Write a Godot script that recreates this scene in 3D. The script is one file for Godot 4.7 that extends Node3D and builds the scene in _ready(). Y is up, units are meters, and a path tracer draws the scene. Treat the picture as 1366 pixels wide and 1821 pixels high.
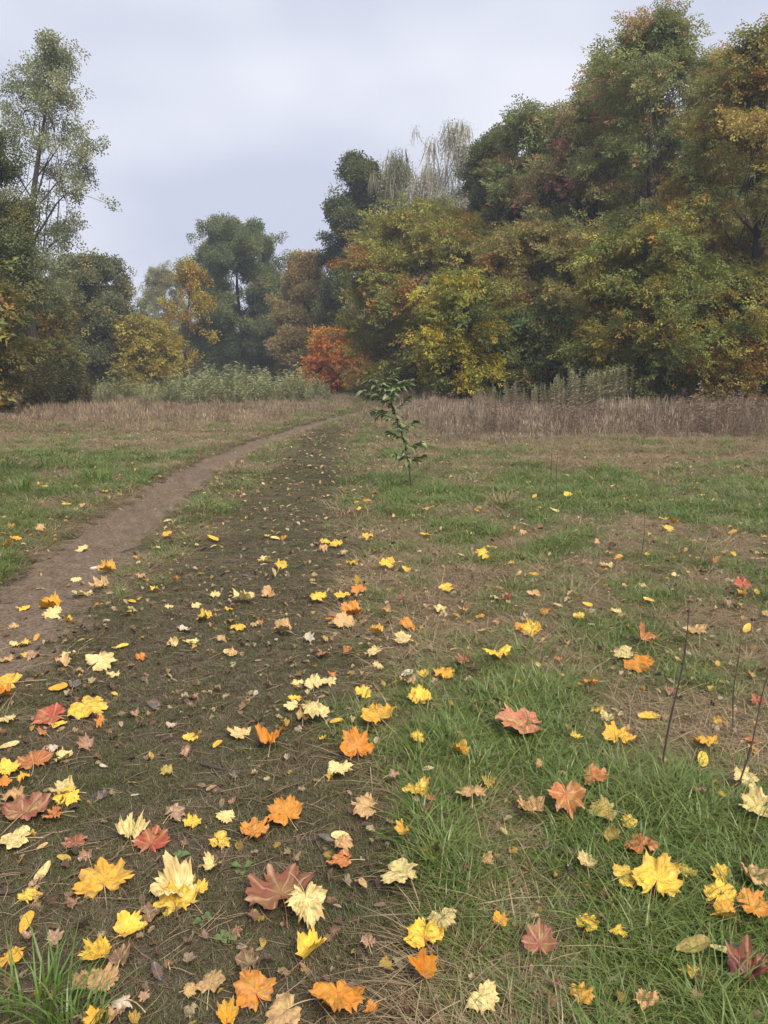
extends Node3D
# An autumn meadow under an overcast sky: a dirt trail, fallen maple leaves, a sapling and the edge of a mixed wood.
# World: camera over the origin, looking along -z, ground near y = 0, metres.

const LEAVES := """
-0.832|-2.068|154|golden|m|25|large golden maple leaf with long red stalk lying flat on dark soil
-0.597|-1.981|126|yellow|m|20|bright yellow maple leaf lying over a larger cream one
-0.600|-2.030|151|cream|c|60|large faded cream maple leaf half under the bright yellow one
-0.655|-1.921|88|brown|c|300|purple brown leaf poking out below the yellow and cream pair
-0.298|-2.010|183|redbrown|m|25|large dark red maple leaf with purple lobes beside green grass
-0.218|-1.944|127|cream|c|200|crumpled cream maple leaf overlapping the large dark red leaf
-0.331|-2.408|138|orange|m|30|right one of the touching pair of orange maple leaves on bare soil
-0.433|-2.330|112|orange|m|330|left one of the touching pair of orange maple leaves on bare soil
-0.313|-1.651|110|orange|m|40|large orange maple leaf on soil next to a small tan star shaped one
-0.113|-1.632|141|orange|m|200|biggest orange maple leaf, ragged and green edged, nearest the viewer
-0.431|-1.686|84|tan|m|0|small tan star shaped maple leaf on bare soil
-0.196|-1.786|97|yellow|f|320|yellow maple leaf folded up at the edge of the grass above the biggest orange one
-0.345|-1.759|81|brown|c|0|curled brown leaf on soil in front of the large dark red leaf
-0.230|-1.592|99|tan|m|120|pinkish tan maple leaf between the two large orange leaves
-0.372|-1.589|66|golden|f|20|golden folded leaf left of the large orange leaf by the star shaped one
0.033|-2.068|117|cream|m|240|pale yellow maple leaf with dark midrib standing open in the grass
0.106|-1.796|100|yellow|m|10|yellow maple leaf in grass with a cream leaf tucked behind it
0.157|-1.881|80|cream|m|190|cream speckled leaf tucked behind a yellow leaf in grass
0.093|-1.677|81|orange|f|40|orange maple leaf folded in the grass in front of a yellow one
0.400|-1.762|93|redbrown|m|350|rusty red maple leaf half sunk in tall green grass
0.774|-1.974|160|yellow|m|330|largest of the bright yellow maple leaves gathered in the grass
0.692|-2.017|85|yellow|m|290|yellow maple leaf with long stalk left of the largest yellow one
0.879|-2.040|86|yellow|m|15|small yellow maple leaf just behind the largest yellow one
0.930|-1.928|97|yellow|m|300|pale yellow maple leaf between the largest yellow leaf and an orange leaf
0.981|-2.020|66|yellow|m|60|narrow yellow leaf standing upright behind the pale yellow maple leaf
0.927|-1.860|70|golden|f|80|narrow golden leaf edge under the pale yellow maple leaf
1.001|-1.894|99|orange|m|270|orange maple leaf right of the group of yellow leaves
1.068|-1.996|100|tan|c|30|curled pinkish tan leaf behind the orange one beside the yellow group
0.884|-1.656|116|darkred|c|300|dark red curled leaf deep in the grass, rightmost and nearest
0.789|-1.747|78|olive|o|280|olive oval leaf lying in the grass near a narrow cream one
0.867|-1.738|66|cream|o|250|narrow cream leaf beside a dark grey oval leaf in the grass
0.915|-1.751|52|grey|o|60|dark grey oval leaf beside a narrow cream leaf in the grass
0.790|-2.147|104|redorange|m|10|red orange maple leaf in grass behind the largest yellow one
0.615|-2.401|149|redorange|m|180|red orange curled maple leaf beside a split tan leaf in grass
0.496|-2.378|95|tan|c|30|split tan leaf beside the red orange curled leaf in grass
0.587|-2.984|214|pinkred|m|80|large salmon pink maple leaf with dark blotches in mid grass
0.302|-2.456|113|tan|m|0|tan cream maple leaf with split midrib lying on grass
0.114|-2.527|100|yellow|m|200|dull yellow maple leaf with an orange scrap beside it
0.162|-2.466|47|redorange|o|40|small orange red scrap beside the dull yellow maple leaf
0.942|-2.912|127|golden|m|0|golden maple leaf cupped upward in grass left of the tall bare stem
1.281|-2.860|103|golden|m|40|golden orange maple leaf right of the tall bare stem
1.286|-2.553|97|cream|m|300|cream leaf just behind the foot of the right bare stem
1.245|-2.359|113|cream|c|90|crumpled cream leaf at right in front of the right bare stem
1.267|-3.692|164|orange|m|200|orange maple leaf with a cream leaf lying against it
1.261|-3.837|118|cream|m|90|cream leaf lying against the back of an orange leaf
0.593|-3.830|135|yellow|m|180|clean yellow maple leaf in short grass right of a brown curled leaf
0.408|-3.745|86|redbrown|c|30|orange brown curled leaf left of a clean yellow maple leaf
0.851|-4.218|128|yellow|m|60|yellow half of a touching yellow and orange leaf pair
0.779|-4.266|91|orange|m|280|orange half of a touching yellow and orange leaf pair
0.290|-3.592|116|golden|m|320|golden maple leaf standing in grass beside smaller yellow ones
0.162|-3.277|117|yellow|m|0|yellow maple leaf with a dark grass stem rising across it
-0.019|-3.082|153|golden|m|20|golden maple leaf where the bare soil meets the grass
-0.106|-2.810|141|orange|m|10|orange maple leaf just behind a rounded cream leaf with long stalk
-0.176|-2.687|106|cream|m|290|rounded cream maple leaf with a long pale stalk on thin grass
-0.457|-2.912|155|orange|f|0|folded orange maple leaf on bare soil casting its own shade
-0.603|-3.025|113|cream|m|60|pinkish cream maple leaf on bare soil left of a folded orange one
-0.292|-3.135|156|cream|c|40|torn cream and tan leaf lying curled beside sparse grass
-0.341|-3.543|109|cream|m|10|middle one of three cream leaves in a row at the track edge
-0.416|-3.578|72|cream|m|80|left one of three cream leaves in a row at the track edge
-0.275|-3.578|83|cream|m|200|right one of three cream leaves in a row at the track edge
-1.458|-3.196|159|red|m|100|crimson maple leaf touching a yellow one near the left
-1.345|-3.277|173|yellow|m|240|pale yellow maple leaf touching a crimson one near the left
-1.418|-3.130|78|yellow|m|300|small yellow leaf lying on top of the crimson maple leaf
-1.367|-2.797|140|redorange|m|30|rusty orange maple leaf with dark tip on left grass
-1.135|-2.539|104|yellow|m|0|yellow maple leaf with a cream curled leaf right behind it
-1.149|-2.584|94|cream|c|90|cream curled leaf right behind a yellow one
-1.242|-2.439|163|redbrown|m|350|big brownish red maple leaf at far left
-1.305|-2.546|117|tan|c|40|tan brown dry leaf behind the big brownish red one at left
-1.190|-2.289|128|cream|m|100|big cream yellow maple leaf lying flat at far left
-0.833|-2.314|115|cream|c|20|crumpled cream maple leaf touching a red leaf
-0.751|-2.274|124|red|m|0|red maple leaf with green shoulders touching a crumpled cream one
-0.998|-2.277|80|redbrown|m|60|reddish brown maple leaf with a pinker leaf below it
-0.931|-2.206|78|pink|c|30|pink brown leaf just below a reddish brown maple leaf
-0.699|-1.864|95|yellow|f|300|tall folded yellow leaf leaning over brown scraps
-0.737|-1.778|91|yellow|f|90|yellow olive leaf lying left of the tall folded yellow leaf
-0.696|-1.684|89|tan|m|0|orange tan maple leaf behind the arching grass tuft
-0.749|-1.695|70|tan|m|60|orange tan leaf tucked left under its twin behind the grass tuft
-0.730|-1.713|43|yellow|m|20|small yellow leaf lying on the orange tan pair
-0.679|-1.759|67|brown|c|0|brown dry leaf under the tall folded yellow leaf
-0.621|-1.625|68|white|c|80|whitish dry leaf with dark twigs across it near the grass tuft
-0.965|-1.761|67|golden|m|0|golden tan leaf at far left above the grass tuft
-1.866|-3.606|205|yellow|m|90|large yellow maple leaf over a rust coloured one at far left
-1.792|-3.463|123|orange|c|90|rust coloured leaf under the large yellow leaf at far left
-1.496|-3.845|159|cream|m|320|arched cream maple leaf on mossy ground left of the worn track
-1.701|-3.951|85|cream|c|0|upright cream leaf over a brown one left of the arched cream leaf
-1.675|-3.830|106|tan|c|90|orange brown leaf below an upright cream leaf
-0.916|-5.021|189|cream|c|70|biggest cream leaf on the middle of the worn track
2.453|-5.128|131|red|m|0|red maple leaf standing alone among dry straw
1.683|-3.283|76|red|c|0|red curled leaf behind the right bare stem
-2.188|-4.930|164|golden|f|90|golden folded leaf lying along the edge of the dirt trail
-2.096|-5.225|142|cream|m|80|cream leaf with a tan one at the near edge of the dirt trail
-2.007|-5.326|152|tan|c|90|tan leaf touching the cream leaf at the dirt trail edge
-2.134|-5.840|157|golden|f|90|golden leaf beside the pale broken stick on the dirt trail
-2.090|-4.723|129|cream|m|90|cream leaf on the trail in front of the golden folded leaf
-2.678|-6.723|130|cream|m|90|cream leaf alone in the middle of the bare dirt trail
-0.236|-4.375|126|tan|m|0|yellow tan leaf below the two orange leaves at the grass edge
-0.313|-4.532|82|orange|m|0|upright orange leaf just above a yellow tan one
-0.190|-4.564|152|orange|f|90|long orange and gold leaf right of the upright orange one
-0.435|-5.021|121|yellow|m|60|left yellow leaf of the row of three behind the orange pair
-0.286|-4.994|128|yellow|m|330|middle yellow leaf of the row of three behind the orange pair
-0.172|-5.060|99|orange|m|20|orange leaf ending the row of three behind the orange pair
0.443|-5.155|109|yellow|m|90|lone yellow leaf lying flat in the green grass patch
0.043|-5.788|147|yellow|m|90|wide yellow maple leaf with a smaller one to its right
-0.814|-5.947|125|yellow|m|0|yellow leaf lying alone on the far worn track
0.383|-6.960|124|yellow|m|0|yellow leaf in bright grass well in front of the sapling
0.916|-6.395|105|yellow|m|200|upper yellow leaf of two on a dry patch
0.806|-6.058|127|yellow|m|90|lower yellow leaf of two on a dry patch
2.669|-7.085|116|yellow|m|60|single yellow leaf on dry straw at far right
2.191|-9.089|114|yellow|m|0|yellow leaf just right of the far twin bare stems
-2.106|-4.237|123|cream|m|318|cream maple leaf lying a little left of the golden leaf by the trail
-2.046|-4.218|77|yellow|c|130|yellow curled leaf lying a little in front of the golden leaf by the trail
-2.045|-4.355|60|golden|o|183|small golden oval leaf lying just in front of the golden leaf by the trail
-1.969|-4.063|62|yellow|c|353|small yellow curled leaf lying a little behind the yellow leaf at far left
-1.377|-3.715|68|cream|m|333|cream maple leaf lying just right of the cream arched leaf
-1.569|-3.523|81|golden|o|271|golden oval leaf lying a little left of the yellow leaf beside red
-1.511|-3.557|71|grey|c|14|dark grey curled leaf lying just behind the yellow leaf beside red
-1.291|-3.490|40|yellow|o|238|small yellow oval leaf lying a little right of the yellow leaf beside red
-1.469|-4.144|63|yellow|o|127|small yellow oval leaf lying just right of the cream arched leaf
-1.299|-3.951|85|orange|c|332|orange curled leaf lying a little right of the cream arched leaf
-1.187|-4.153|70|cream|c|26|cream curled leaf lying well right of the cream arched leaf
-1.095|-4.218|96|cream|m|80|cream maple leaf lying a little left of the big cream leaf on the worn track
-1.430|-3.045|57|redorange|c|57|small rusty orange curled leaf lying just in front of the red leaf beside yellow
-1.244|-3.141|63|orange|c|190|small orange curled leaf lying just in front of the yellow leaf beside red
-1.643|-3.152|83|cream|m|240|cream maple leaf lying a little left of the red leaf beside yellow
-1.518|-2.921|64|cream|o|126|small cream oval leaf lying just left of the rusty leaf at left
-1.338|-2.912|68|white|c|194|whitish curled leaf lying just right of the rusty leaf at left
-1.272|-2.833|75|cream|c|278|cream curled leaf lying just right of the rusty leaf at left
-1.211|-2.935|73|pink|c|52|pinkish brown curled leaf lying a little right of the red leaf beside yellow
-1.435|-2.720|98|yellow|m|293|yellow maple leaf lying just left of the rusty leaf at left
-1.400|-2.638|75|orange|c|127|orange curled leaf lying a little left of the rusty leaf at left
-1.348|-2.670|59|golden|c|6|small golden curled leaf lying just in front of the rusty leaf at left
-1.132|-2.446|85|redorange|c|110|rusty orange curled leaf lying just in front of the yellow leaf with cream back
-0.806|-2.879|72|pink|c|208|pinkish brown curled leaf lying a little left of the cream leaf on bare soil
-0.801|-3.015|70|yellow|m|143|yellow maple leaf lying a little left of the cream leaf on bare soil
-0.821|-2.728|60|olive|c|93|small olive yellow curled leaf lying well left of the cream leaf on bare soil
-0.913|-3.124|63|white|c|199|small whitish curled leaf lying a little left of the cream leaf on bare soil
-1.111|-3.236|55|pink|c|81|small pinkish brown curled leaf lying a little right of the yellow leaf beside red
-1.055|-3.343|88|grey|o|36|dark grey oval leaf lying a little right of the yellow leaf beside red
-1.090|-2.788|31|white|o|71|small whitish oval leaf lying a little right of the yellow leaf with cream back
-0.904|-2.584|29|white|o|316|tiny whitish oval leaf lying a little right of the yellow leaf with cream back
-0.723|-2.439|74|pink|c|316|pinkish brown curled leaf lying a little behind the red leaf by crumpled cream
-0.881|-4.447|95|yellow|m|227|yellow maple leaf lying just in front of the big cream leaf on the worn track
-1.108|-4.598|118|yellow|c|64|yellow curled leaf lying a little left of the big cream leaf on the worn track
-1.041|-4.072|56|brown|c|67|small brown curled leaf lying well right of the cream arched leaf
-0.739|-4.510|75|redorange|c|0|rusty orange curled leaf lying just right of the big cream leaf on the worn track
-0.866|-4.037|52|cream|o|2|small cream oval leaf lying well left of the middle one of three cream leaves
-0.810|-3.985|67|tan|c|107|tan curled leaf lying a little left of the big cream leaf on the worn track
-0.666|-3.902|33|tan|o|110|small tan oval leaf lying a little left of the middle one of three cream leaves
-0.581|-4.344|125|tan|f|84|tan folded leaf lying a little left of the tan leaf by orange pair
-0.032|-4.218|103|golden|f|85|golden folded leaf lying a little right of the tan leaf by orange pair
-0.335|-3.951|85|redbrown|c|148|reddish brown curled leaf lying a little in front of the tan leaf by orange pair
-0.191|-3.968|55|redorange|c|160|small rusty orange curled leaf lying just in front of the tan leaf by orange pair
-0.039|-3.926|108|cream|m|101|cream maple leaf lying a little right of the tan leaf by orange pair
-0.031|-3.670|79|cream|c|276|cream curled leaf lying a little left of the golden leaf by two small yellow
-0.247|-3.656|62|redorange|c|347|small rusty orange curled leaf lying just right of the middle one of three cream leaves
-0.099|-3.374|78|yellow|m|320|yellow maple leaf lying just behind the golden leaf at the grass edge
-0.394|-3.331|77|yellow|m|104|yellow maple leaf lying just in front of the middle one of three cream leaves
-0.406|-3.253|66|cream|m|93|cream maple leaf lying just left of the torn cream leaf
-0.348|-3.130|68|tan|c|353|tan curled leaf lying just left of the torn cream leaf
-0.203|-3.076|48|yellow|o|100|small yellow oval leaf lying just right of the torn cream leaf
-0.255|-2.945|46|yellow|c|196|small yellow curled leaf lying just in front of the torn cream leaf
-0.680|-2.950|46|golden|o|152|small golden oval leaf lying just left of the cream leaf on bare soil
-0.774|-3.301|31|tan|o|11|small tan oval leaf lying a little behind the cream leaf on bare soil
-0.610|-3.470|40|white|o|184|small whitish oval leaf lying a little left of the middle one of three cream leaves
-0.540|-2.517|44|pink|c|212|small pinkish brown curled leaf lying a little left of the orange leaf pair
-0.054|-2.422|96|tan|m|84|tan maple leaf lying a little left of the yellow leaf with orange scrap
-0.536|-2.425|73|cream|m|74|cream maple leaf lying a little left of the orange leaf pair
-1.101|-2.262|33|tan|o|135|small tan oval leaf lying just right of the big cream leaf at left
-0.731|-2.330|59|redorange|c|33|small rusty orange curled leaf lying just right of the red leaf by crumpled cream
-1.038|-2.128|65|cream|o|169|cream oval leaf lying a little in front of the big cream leaf at left
-1.035|-2.060|40|pink|c|154|small pinkish brown curled leaf lying a little right of the big cream leaf at left
-1.036|-2.008|68|yellow|c|308|yellow curled leaf lying well left of the big golden leaf with red stalk
-1.000|-2.003|36|tan|c|300|small tan curled leaf lying a little left of the big golden leaf with red stalk
-0.988|-1.905|59|golden|o|1|small golden oval leaf lying well left of the big golden leaf with red stalk
-0.887|-1.839|48|pink|c|305|small pinkish brown curled leaf lying well left of the folded yellow leaf
-0.542|-2.050|53|yellow|m|347|small yellow maple leaf lying just right of the yellow leaf on the cream leaf
-0.955|-1.856|46|pink|c|173|small pinkish brown curled leaf lying well in front of the folded yellow leaf
-0.576|-1.728|51|grey|o|33|small dark grey oval leaf lying a little behind the orange tan leaf behind grass tuft
-0.583|-1.649|30|pink|c|158|small pinkish brown curled leaf lying a little in front of the folded yellow leaf
-0.645|-1.599|61|tan|c|181|small tan curled leaf lying just in front of the orange tan leaf behind grass tuft
-0.672|-1.584|58|golden|c|156|small golden curled leaf lying just in front of the orange tan leaf behind grass tuft
-0.539|-2.283|73|yellow|m|246|yellow maple leaf lying a little right of the red leaf by crumpled cream
-0.647|-2.385|68|yellow|m|356|yellow maple leaf lying a little behind the red leaf by crumpled cream
-0.531|-2.164|73|cream|c|161|cream curled leaf lying a little right of the red leaf by crumpled cream
-0.123|-2.158|83|redorange|m|94|rusty orange maple leaf lying a little left of the pale leaf in the middle
-0.136|-2.241|65|tan|c|246|small tan curled leaf lying a little right of the orange leaf pair
-0.189|-2.292|51|grey|o|241|small dark grey oval leaf lying a little right of the orange leaf pair
-0.143|-2.289|48|cream|o|90|small cream oval leaf lying a little right of the orange leaf pair
-0.063|-2.060|40|tan|o|29|small tan oval leaf lying just left of the pale leaf in the middle
-0.028|-1.600|45|orange|c|131|small orange curled leaf lying a little right of the biggest orange leaf
-0.042|-1.814|48|pink|c|11|small pinkish brown curled leaf lying a little left of the yellow and cream overlapping leaves
0.043|-1.625|41|brown|c|183|small brown curled leaf lying just left of the orange leaf in grass
0.302|-2.112|58|tan|c|206|small tan curled leaf lying well right of the pale leaf in the middle
0.067|-2.253|61|golden|c|9|small golden curled leaf lying a little behind the pale leaf in the middle
0.307|-1.856|49|golden|c|281|small golden curled leaf lying a little left of the rusty red leaf in grass
0.230|-1.599|75|cream|m|214|cream maple leaf lying a little right of the orange leaf in grass
0.413|-1.642|38|brown|c|187|small brown curled leaf lying a little in front of the rusty red leaf in grass
0.387|-2.283|37|cream|o|192|small cream oval leaf lying a little right of the tan leaf on grass
0.464|-1.599|61|golden|m|296|small golden maple leaf lying a little in front of the rusty red leaf in grass
0.603|-2.093|71|cream|m|4|cream maple leaf lying a little left of the red orange leaf behind the yellow group
0.704|-2.209|67|olive|c|231|olive yellow curled leaf lying a little behind the red orange leaf behind the yellow group
0.794|-2.283|58|yellow|m|23|small yellow maple leaf lying just behind the red orange leaf behind the yellow group
0.733|-2.346|101|olive|m|92|olive yellow maple leaf lying a little right of the red orange curled leaf
0.541|-1.837|69|yellow|m|319|yellow maple leaf lying a little right of the rusty red leaf in grass
0.621|-1.814|51|yellow|c|100|small yellow curled leaf lying a little in front of the largest yellow leaf
0.756|-1.663|58|yellow|c|60|small yellow curled leaf lying just in front of the olive oval leaf
0.614|-1.589|72|tan|c|125|tan curled leaf lying a little in front of the olive oval leaf
0.131|-4.295|111|orange|c|236|orange curled leaf lying a little right of the tan leaf by orange pair
0.221|-4.344|53|golden|o|176|small golden oval leaf lying a little left of the lone yellow leaf in green grass
0.090|-4.090|119|cream|m|262|cream maple leaf lying a little in front of the tan leaf by orange pair
0.120|-4.037|62|olive|c|181|small olive yellow curled leaf lying a little behind the golden leaf by two small yellow
0.577|-4.285|59|tan|o|268|small tan oval leaf lying just behind the yellow leaf by the brown curl
0.375|-3.951|48|tan|o|128|small tan oval leaf lying just behind the golden leaf by two small yellow
0.439|-3.641|67|grey|c|236|dark grey curled leaf lying just right of the golden leaf by two small yellow
0.199|-3.592|66|yellow|m|55|yellow maple leaf lying just left of the golden leaf by two small yellow
0.114|-3.620|56|white|o|301|small whitish oval leaf lying a little left of the golden leaf by two small yellow
0.113|-3.496|86|tan|c|188|tan curled leaf lying just behind the yellow leaf with grass blade
0.895|-3.806|64|redorange|c|151|small rusty orange curled leaf lying a little right of the yellow and orange touching pair
0.786|-3.737|49|cream|o|18|small cream oval leaf lying a little right of the yellow leaf by the brown curl
0.289|-2.788|88|golden|f|221|golden folded leaf lying a little right of the yellow leaf with orange scrap
0.310|-2.960|42|tan|o|46|small tan oval leaf lying a little right of the yellow leaf with grass blade
0.140|-2.897|68|yellow|c|106|yellow curled leaf lying a little right of the golden leaf at the grass edge
0.374|-2.572|53|olive|c|174|small olive yellow curled leaf lying just behind the tan leaf on grass
0.767|-2.912|55|yellow|c|262|small yellow curled leaf lying a little left of the golden leaf cupped in grass
0.586|-3.114|53|white|c|312|small whitish curled leaf lying just behind the large salmon leaf
1.177|-4.499|68|yellow|m|185|yellow maple leaf lying a little right of the yellow and orange touching pair
1.436|-4.564|90|cream|m|75|cream maple leaf lying a little behind the orange leaf under cream leaf
1.792|-4.266|123|tan|m|174|tan maple leaf lying a little left of the red leaf among straw
2.099|-4.285|72|yellow|o|141|yellow oval leaf lying a little in front of the red leaf among straw
1.429|-4.054|142|redorange|c|359|rusty orange curled leaf lying just behind the orange leaf under cream leaf
0.971|-3.457|80|orange|m|279|orange maple leaf lying a little left of the orange leaf under cream leaf
1.037|-3.503|32|white|o|47|small whitish oval leaf lying a little left of the orange leaf under cream leaf
1.697|-3.737|40|golden|o|159|small golden oval leaf lying well right of the orange leaf under cream leaf
1.785|-3.557|71|tan|c|351|tan curled leaf lying well right of the orange leaf under cream leaf
0.935|-3.196|64|yellow|m|162|small yellow maple leaf lying a little behind the golden leaf cupped in grass
0.963|-3.119|73|cream|c|156|cream curled leaf lying just behind the golden leaf cupped in grass
1.152|-3.141|88|yellow|o|90|yellow oval leaf lying a little right of the golden leaf cupped in grass
1.429|-3.076|53|yellow|c|40|small yellow curled leaf lying just behind the golden leaf right of the stem
1.014|-2.994|56|pink|c|320|small pinkish brown curled leaf lying just right of the golden leaf cupped in grass
1.498|-2.916|64|redorange|o|76|small rusty orange oval leaf lying a little behind the golden leaf right of the stem
1.456|-2.846|58|golden|o|352|small golden oval leaf lying a little right of the golden leaf right of the stem
1.213|-2.732|69|yellow|o|158|yellow oval leaf lying just in front of the golden leaf right of the stem
0.746|-2.572|102|redorange|m|247|rusty orange maple leaf lying a little behind the red orange curled leaf
1.104|-2.477|71|brown|c|82|brown curled leaf lying just left of the right bare stem
1.176|-2.470|33|yellow|o|24|small yellow oval leaf lying just left of the right bare stem
1.072|-2.745|43|tan|c|41|small tan curled leaf lying just behind the tall bare stem
0.658|-2.630|37|tan|c|307|small tan curled leaf lying a little behind the red orange curled leaf
0.035|-2.630|50|pink|c|273|small pinkish brown curled leaf lying just left of the yellow leaf with orange scrap
-4.451|-9.992|125|yellow|m|207|yellow maple leaf lying well behind the pale stick on the trail
-3.524|-9.657|92|yellow|m|16|yellow maple leaf lying a little behind the pale stick on the trail
-3.263|-9.387|83|yellow|o|121|yellow oval leaf lying a little behind the pale stick on the trail
-2.022|-7.010|99|golden|m|304|golden maple leaf lying a little right of the golden leaf by the white stick
-2.329|-5.670|77|cream|m|176|cream maple leaf lying just behind the cream leaf at the trail edge
-2.374|-4.930|97|yellow|c|128|yellow curled leaf lying just left of the golden leaf by the trail
-1.578|-6.960|124|yellow|o|233|yellow oval leaf lying well left of the yellow leaf on the worn track
-2.218|-7.780|81|cream|o|333|cream oval leaf lying well right of the pale stick on the trail
-1.810|-5.572|92|tan|c|215|tan curled leaf lying just right of the golden leaf by the white stick
-1.675|-4.956|52|golden|o|74|small golden oval leaf lying a little right of the cream leaf at the trail edge
-1.397|-4.855|70|cream|m|28|cream maple leaf lying well left of the big cream leaf on the worn track
-1.224|-4.867|88|cream|c|326|cream curled leaf lying a little left of the big cream leaf on the worn track
-1.161|-5.155|74|cream|m|16|cream maple leaf lying just left of the big cream leaf on the worn track
-0.815|-5.128|124|tan|c|252|tan curled leaf lying just right of the big cream leaf on the worn track
-1.015|-4.831|73|yellow|c|171|yellow curled leaf lying just left of the big cream leaf on the worn track
-0.956|-6.153|120|cream|c|106|cream curled leaf lying just left of the yellow leaf on the worn track
-1.013|-7.060|84|cream|o|66|cream oval leaf lying just behind the yellow leaf on the worn track
-0.550|-6.840|102|yellow|m|288|yellow maple leaf lying a little right of the yellow leaf on the worn track
-0.414|-6.700|120|yellow|m|67|yellow maple leaf lying a little behind the yellow leaf on the worn track
-0.153|-6.863|112|yellow|m|322|yellow maple leaf lying a little behind the yellow leaf near the track
-0.254|-5.947|125|yellow|m|211|yellow maple leaf lying a little left of the yellow leaf near the track
0.175|-5.686|85|yellow|m|54|yellow maple leaf lying just right of the yellow leaf near the track
-1.601|-5.254|67|yellow|c|86|yellow curled leaf lying a little right of the golden leaf by the white stick
-0.525|-6.522|83|tan|c|222|tan curled leaf lying a little right of the yellow leaf on the worn track
-0.211|-8.928|92|orange|m|190|orange maple leaf lying a little left of the young sapling
0.447|-8.163|97|tan|c|76|tan curled leaf lying just behind the yellow leaf in far grass
1.004|-8.230|73|yellow|o|30|yellow oval leaf lying a little behind the upper yellow leaf of two
0.628|-6.134|73|cream|o|215|cream oval leaf lying just left of the upper yellow leaf of two
1.797|-9.131|94|yellow|o|150|yellow oval leaf lying a little left of the yellow leaf by the twin stems
1.687|-8.299|98|yellow|m|72|yellow maple leaf lying just left of the yellow leaf by the twin stems
1.823|-8.163|97|cream|o|232|cream oval leaf lying just in front of the yellow leaf by the twin stems
3.782|-9.131|94|yellow|m|317|yellow maple leaf lying a little behind the yellow leaf on straw
1.008|-4.969|97|tan|m|86|tan maple leaf lying a little behind the yellow and orange touching pair
0.798|-5.169|47|redorange|o|267|small rusty orange oval leaf lying a little behind the lone yellow leaf in green grass
1.299|-4.758|58|yellow|o|232|small yellow oval leaf lying a little right of the yellow and orange touching pair
1.703|-4.794|65|yellow|o|249|yellow oval leaf lying well left of the red leaf among straw
2.502|-5.737|155|tan|f|352|tan folded leaf lying a little left of the red leaf among straw
2.832|-7.690|91|yellow|m|162|yellow maple leaf lying just behind the yellow leaf on straw
1.103|-5.524|66|golden|o|245|golden oval leaf lying a little right of the upper yellow leaf of two
0.995|-5.524|58|tan|o|140|small tan oval leaf lying a little in front of the upper yellow leaf of two
0.119|-4.930|52|red|c|149|small red curled leaf lying a little left of the lone yellow leaf in green grass
0.343|-4.665|92|cream|c|240|cream curled leaf lying just in front of the lone yellow leaf in green grass
0.498|-4.631|91|tan|c|206|tan curled leaf lying just in front of the lone yellow leaf in green grass
1.748|-5.805|70|cream|m|75|cream maple leaf lying a little left of the yellow leaf on straw
-3.323|-6.840|112|golden|m|57|golden maple leaf lying well left of the pale stick on the trail
-3.272|-6.544|117|golden|c|193|golden curled leaf lying well left of the pale stick on the trail
-3.307|-7.267|97|tan|c|272|tan curled leaf lying a little left of the pale stick on the trail
-3.583|-8.621|89|yellow|o|91|yellow oval leaf lying a little left of the pale stick on the trail
-3.322|-8.439|100|tan|c|321|tan curled leaf lying a little behind the pale stick on the trail
-2.273|-4.521|89|tan|c|255|tan curled leaf lying a little left of the golden leaf by the trail
-1.920|-4.037|92|pink|c|173|pinkish brown curled leaf lying a little behind the yellow leaf at far left
-2.041|-3.994|85|tan|c|92|tan curled leaf lying just behind the yellow leaf at far left
-1.188|-3.656|62|grey|c|45|small dark grey curled leaf lying a little right of the cream arched leaf
-1.560|-3.745|52|pink|c|251|small pinkish brown curled leaf lying just left of the cream arched leaf
-1.184|-4.416|87|white|c|139|whitish curled leaf lying a little left of the big cream leaf on the worn track
-0.937|-4.199|70|tan|c|263|tan curled leaf lying well left of the middle one of three cream leaves
-0.603|-4.335|99|grey|c|280|dark grey curled leaf lying a little left of the tan leaf by orange pair
-0.443|-4.218|77|white|c|257|whitish curled leaf lying a little left of the tan leaf by orange pair
-0.634|-3.374|42|tan|c|184|small tan curled leaf lying a little behind the cream leaf on bare soil
-0.883|-3.437|53|pink|c|32|small pinkish brown curled leaf lying a little left of the cream leaf on bare soil
-0.942|-2.842|40|brown|c|182|small brown curled leaf lying well right of the yellow leaf beside red
-0.557|-2.691|47|grey|c|355|small dark grey curled leaf lying a little left of the folded orange leaf
-1.016|-2.553|48|grey|c|300|small dark grey curled leaf lying a little right of the yellow leaf with cream back
-0.645|-2.283|37|brown|c|339|small brown curled leaf lying a little right of the red leaf by crumpled cream
-0.553|-1.751|32|brown|c|17|small brown curled leaf lying a little right of the folded yellow leaf
-0.892|-1.986|35|brown|c|156|small brown curled leaf lying a little left of the big golden leaf with red stalk
-0.403|-1.873|37|brown|c|186|small brown curled leaf lying a little left of the dark red leaf
-0.480|-1.660|36|tan|c|286|small tan curled leaf lying a little behind the orange leaf by the near star leaf
-0.923|-1.677|36|brown|c|342|small brown curled leaf lying well left of the orange tan leaf behind grass tuft
0.281|-3.087|43|tan|c|143|small tan curled leaf lying a little right of the yellow leaf with grass blade
0.471|-3.253|45|brown|c|248|small brown curled leaf lying a little left of the large salmon leaf
0.587|-2.691|42|tan|c|135|small tan curled leaf lying a little in front of the large salmon leaf
1.322|-3.374|57|pink|c|353|small pinkish brown curled leaf lying a little right of the orange leaf under cream leaf
1.530|-3.196|50|pink|c|150|small pinkish brown curled leaf lying a little behind the golden leaf right of the stem
1.531|-3.790|52|tan|c|174|small tan curled leaf lying a little right of the orange leaf under cream leaf
1.008|-4.037|55|tan|c|332|small tan curled leaf lying a little right of the yellow and orange touching pair
0.025|-4.631|70|tan|c|91|tan curled leaf lying a little right of the tan leaf by orange pair
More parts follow.
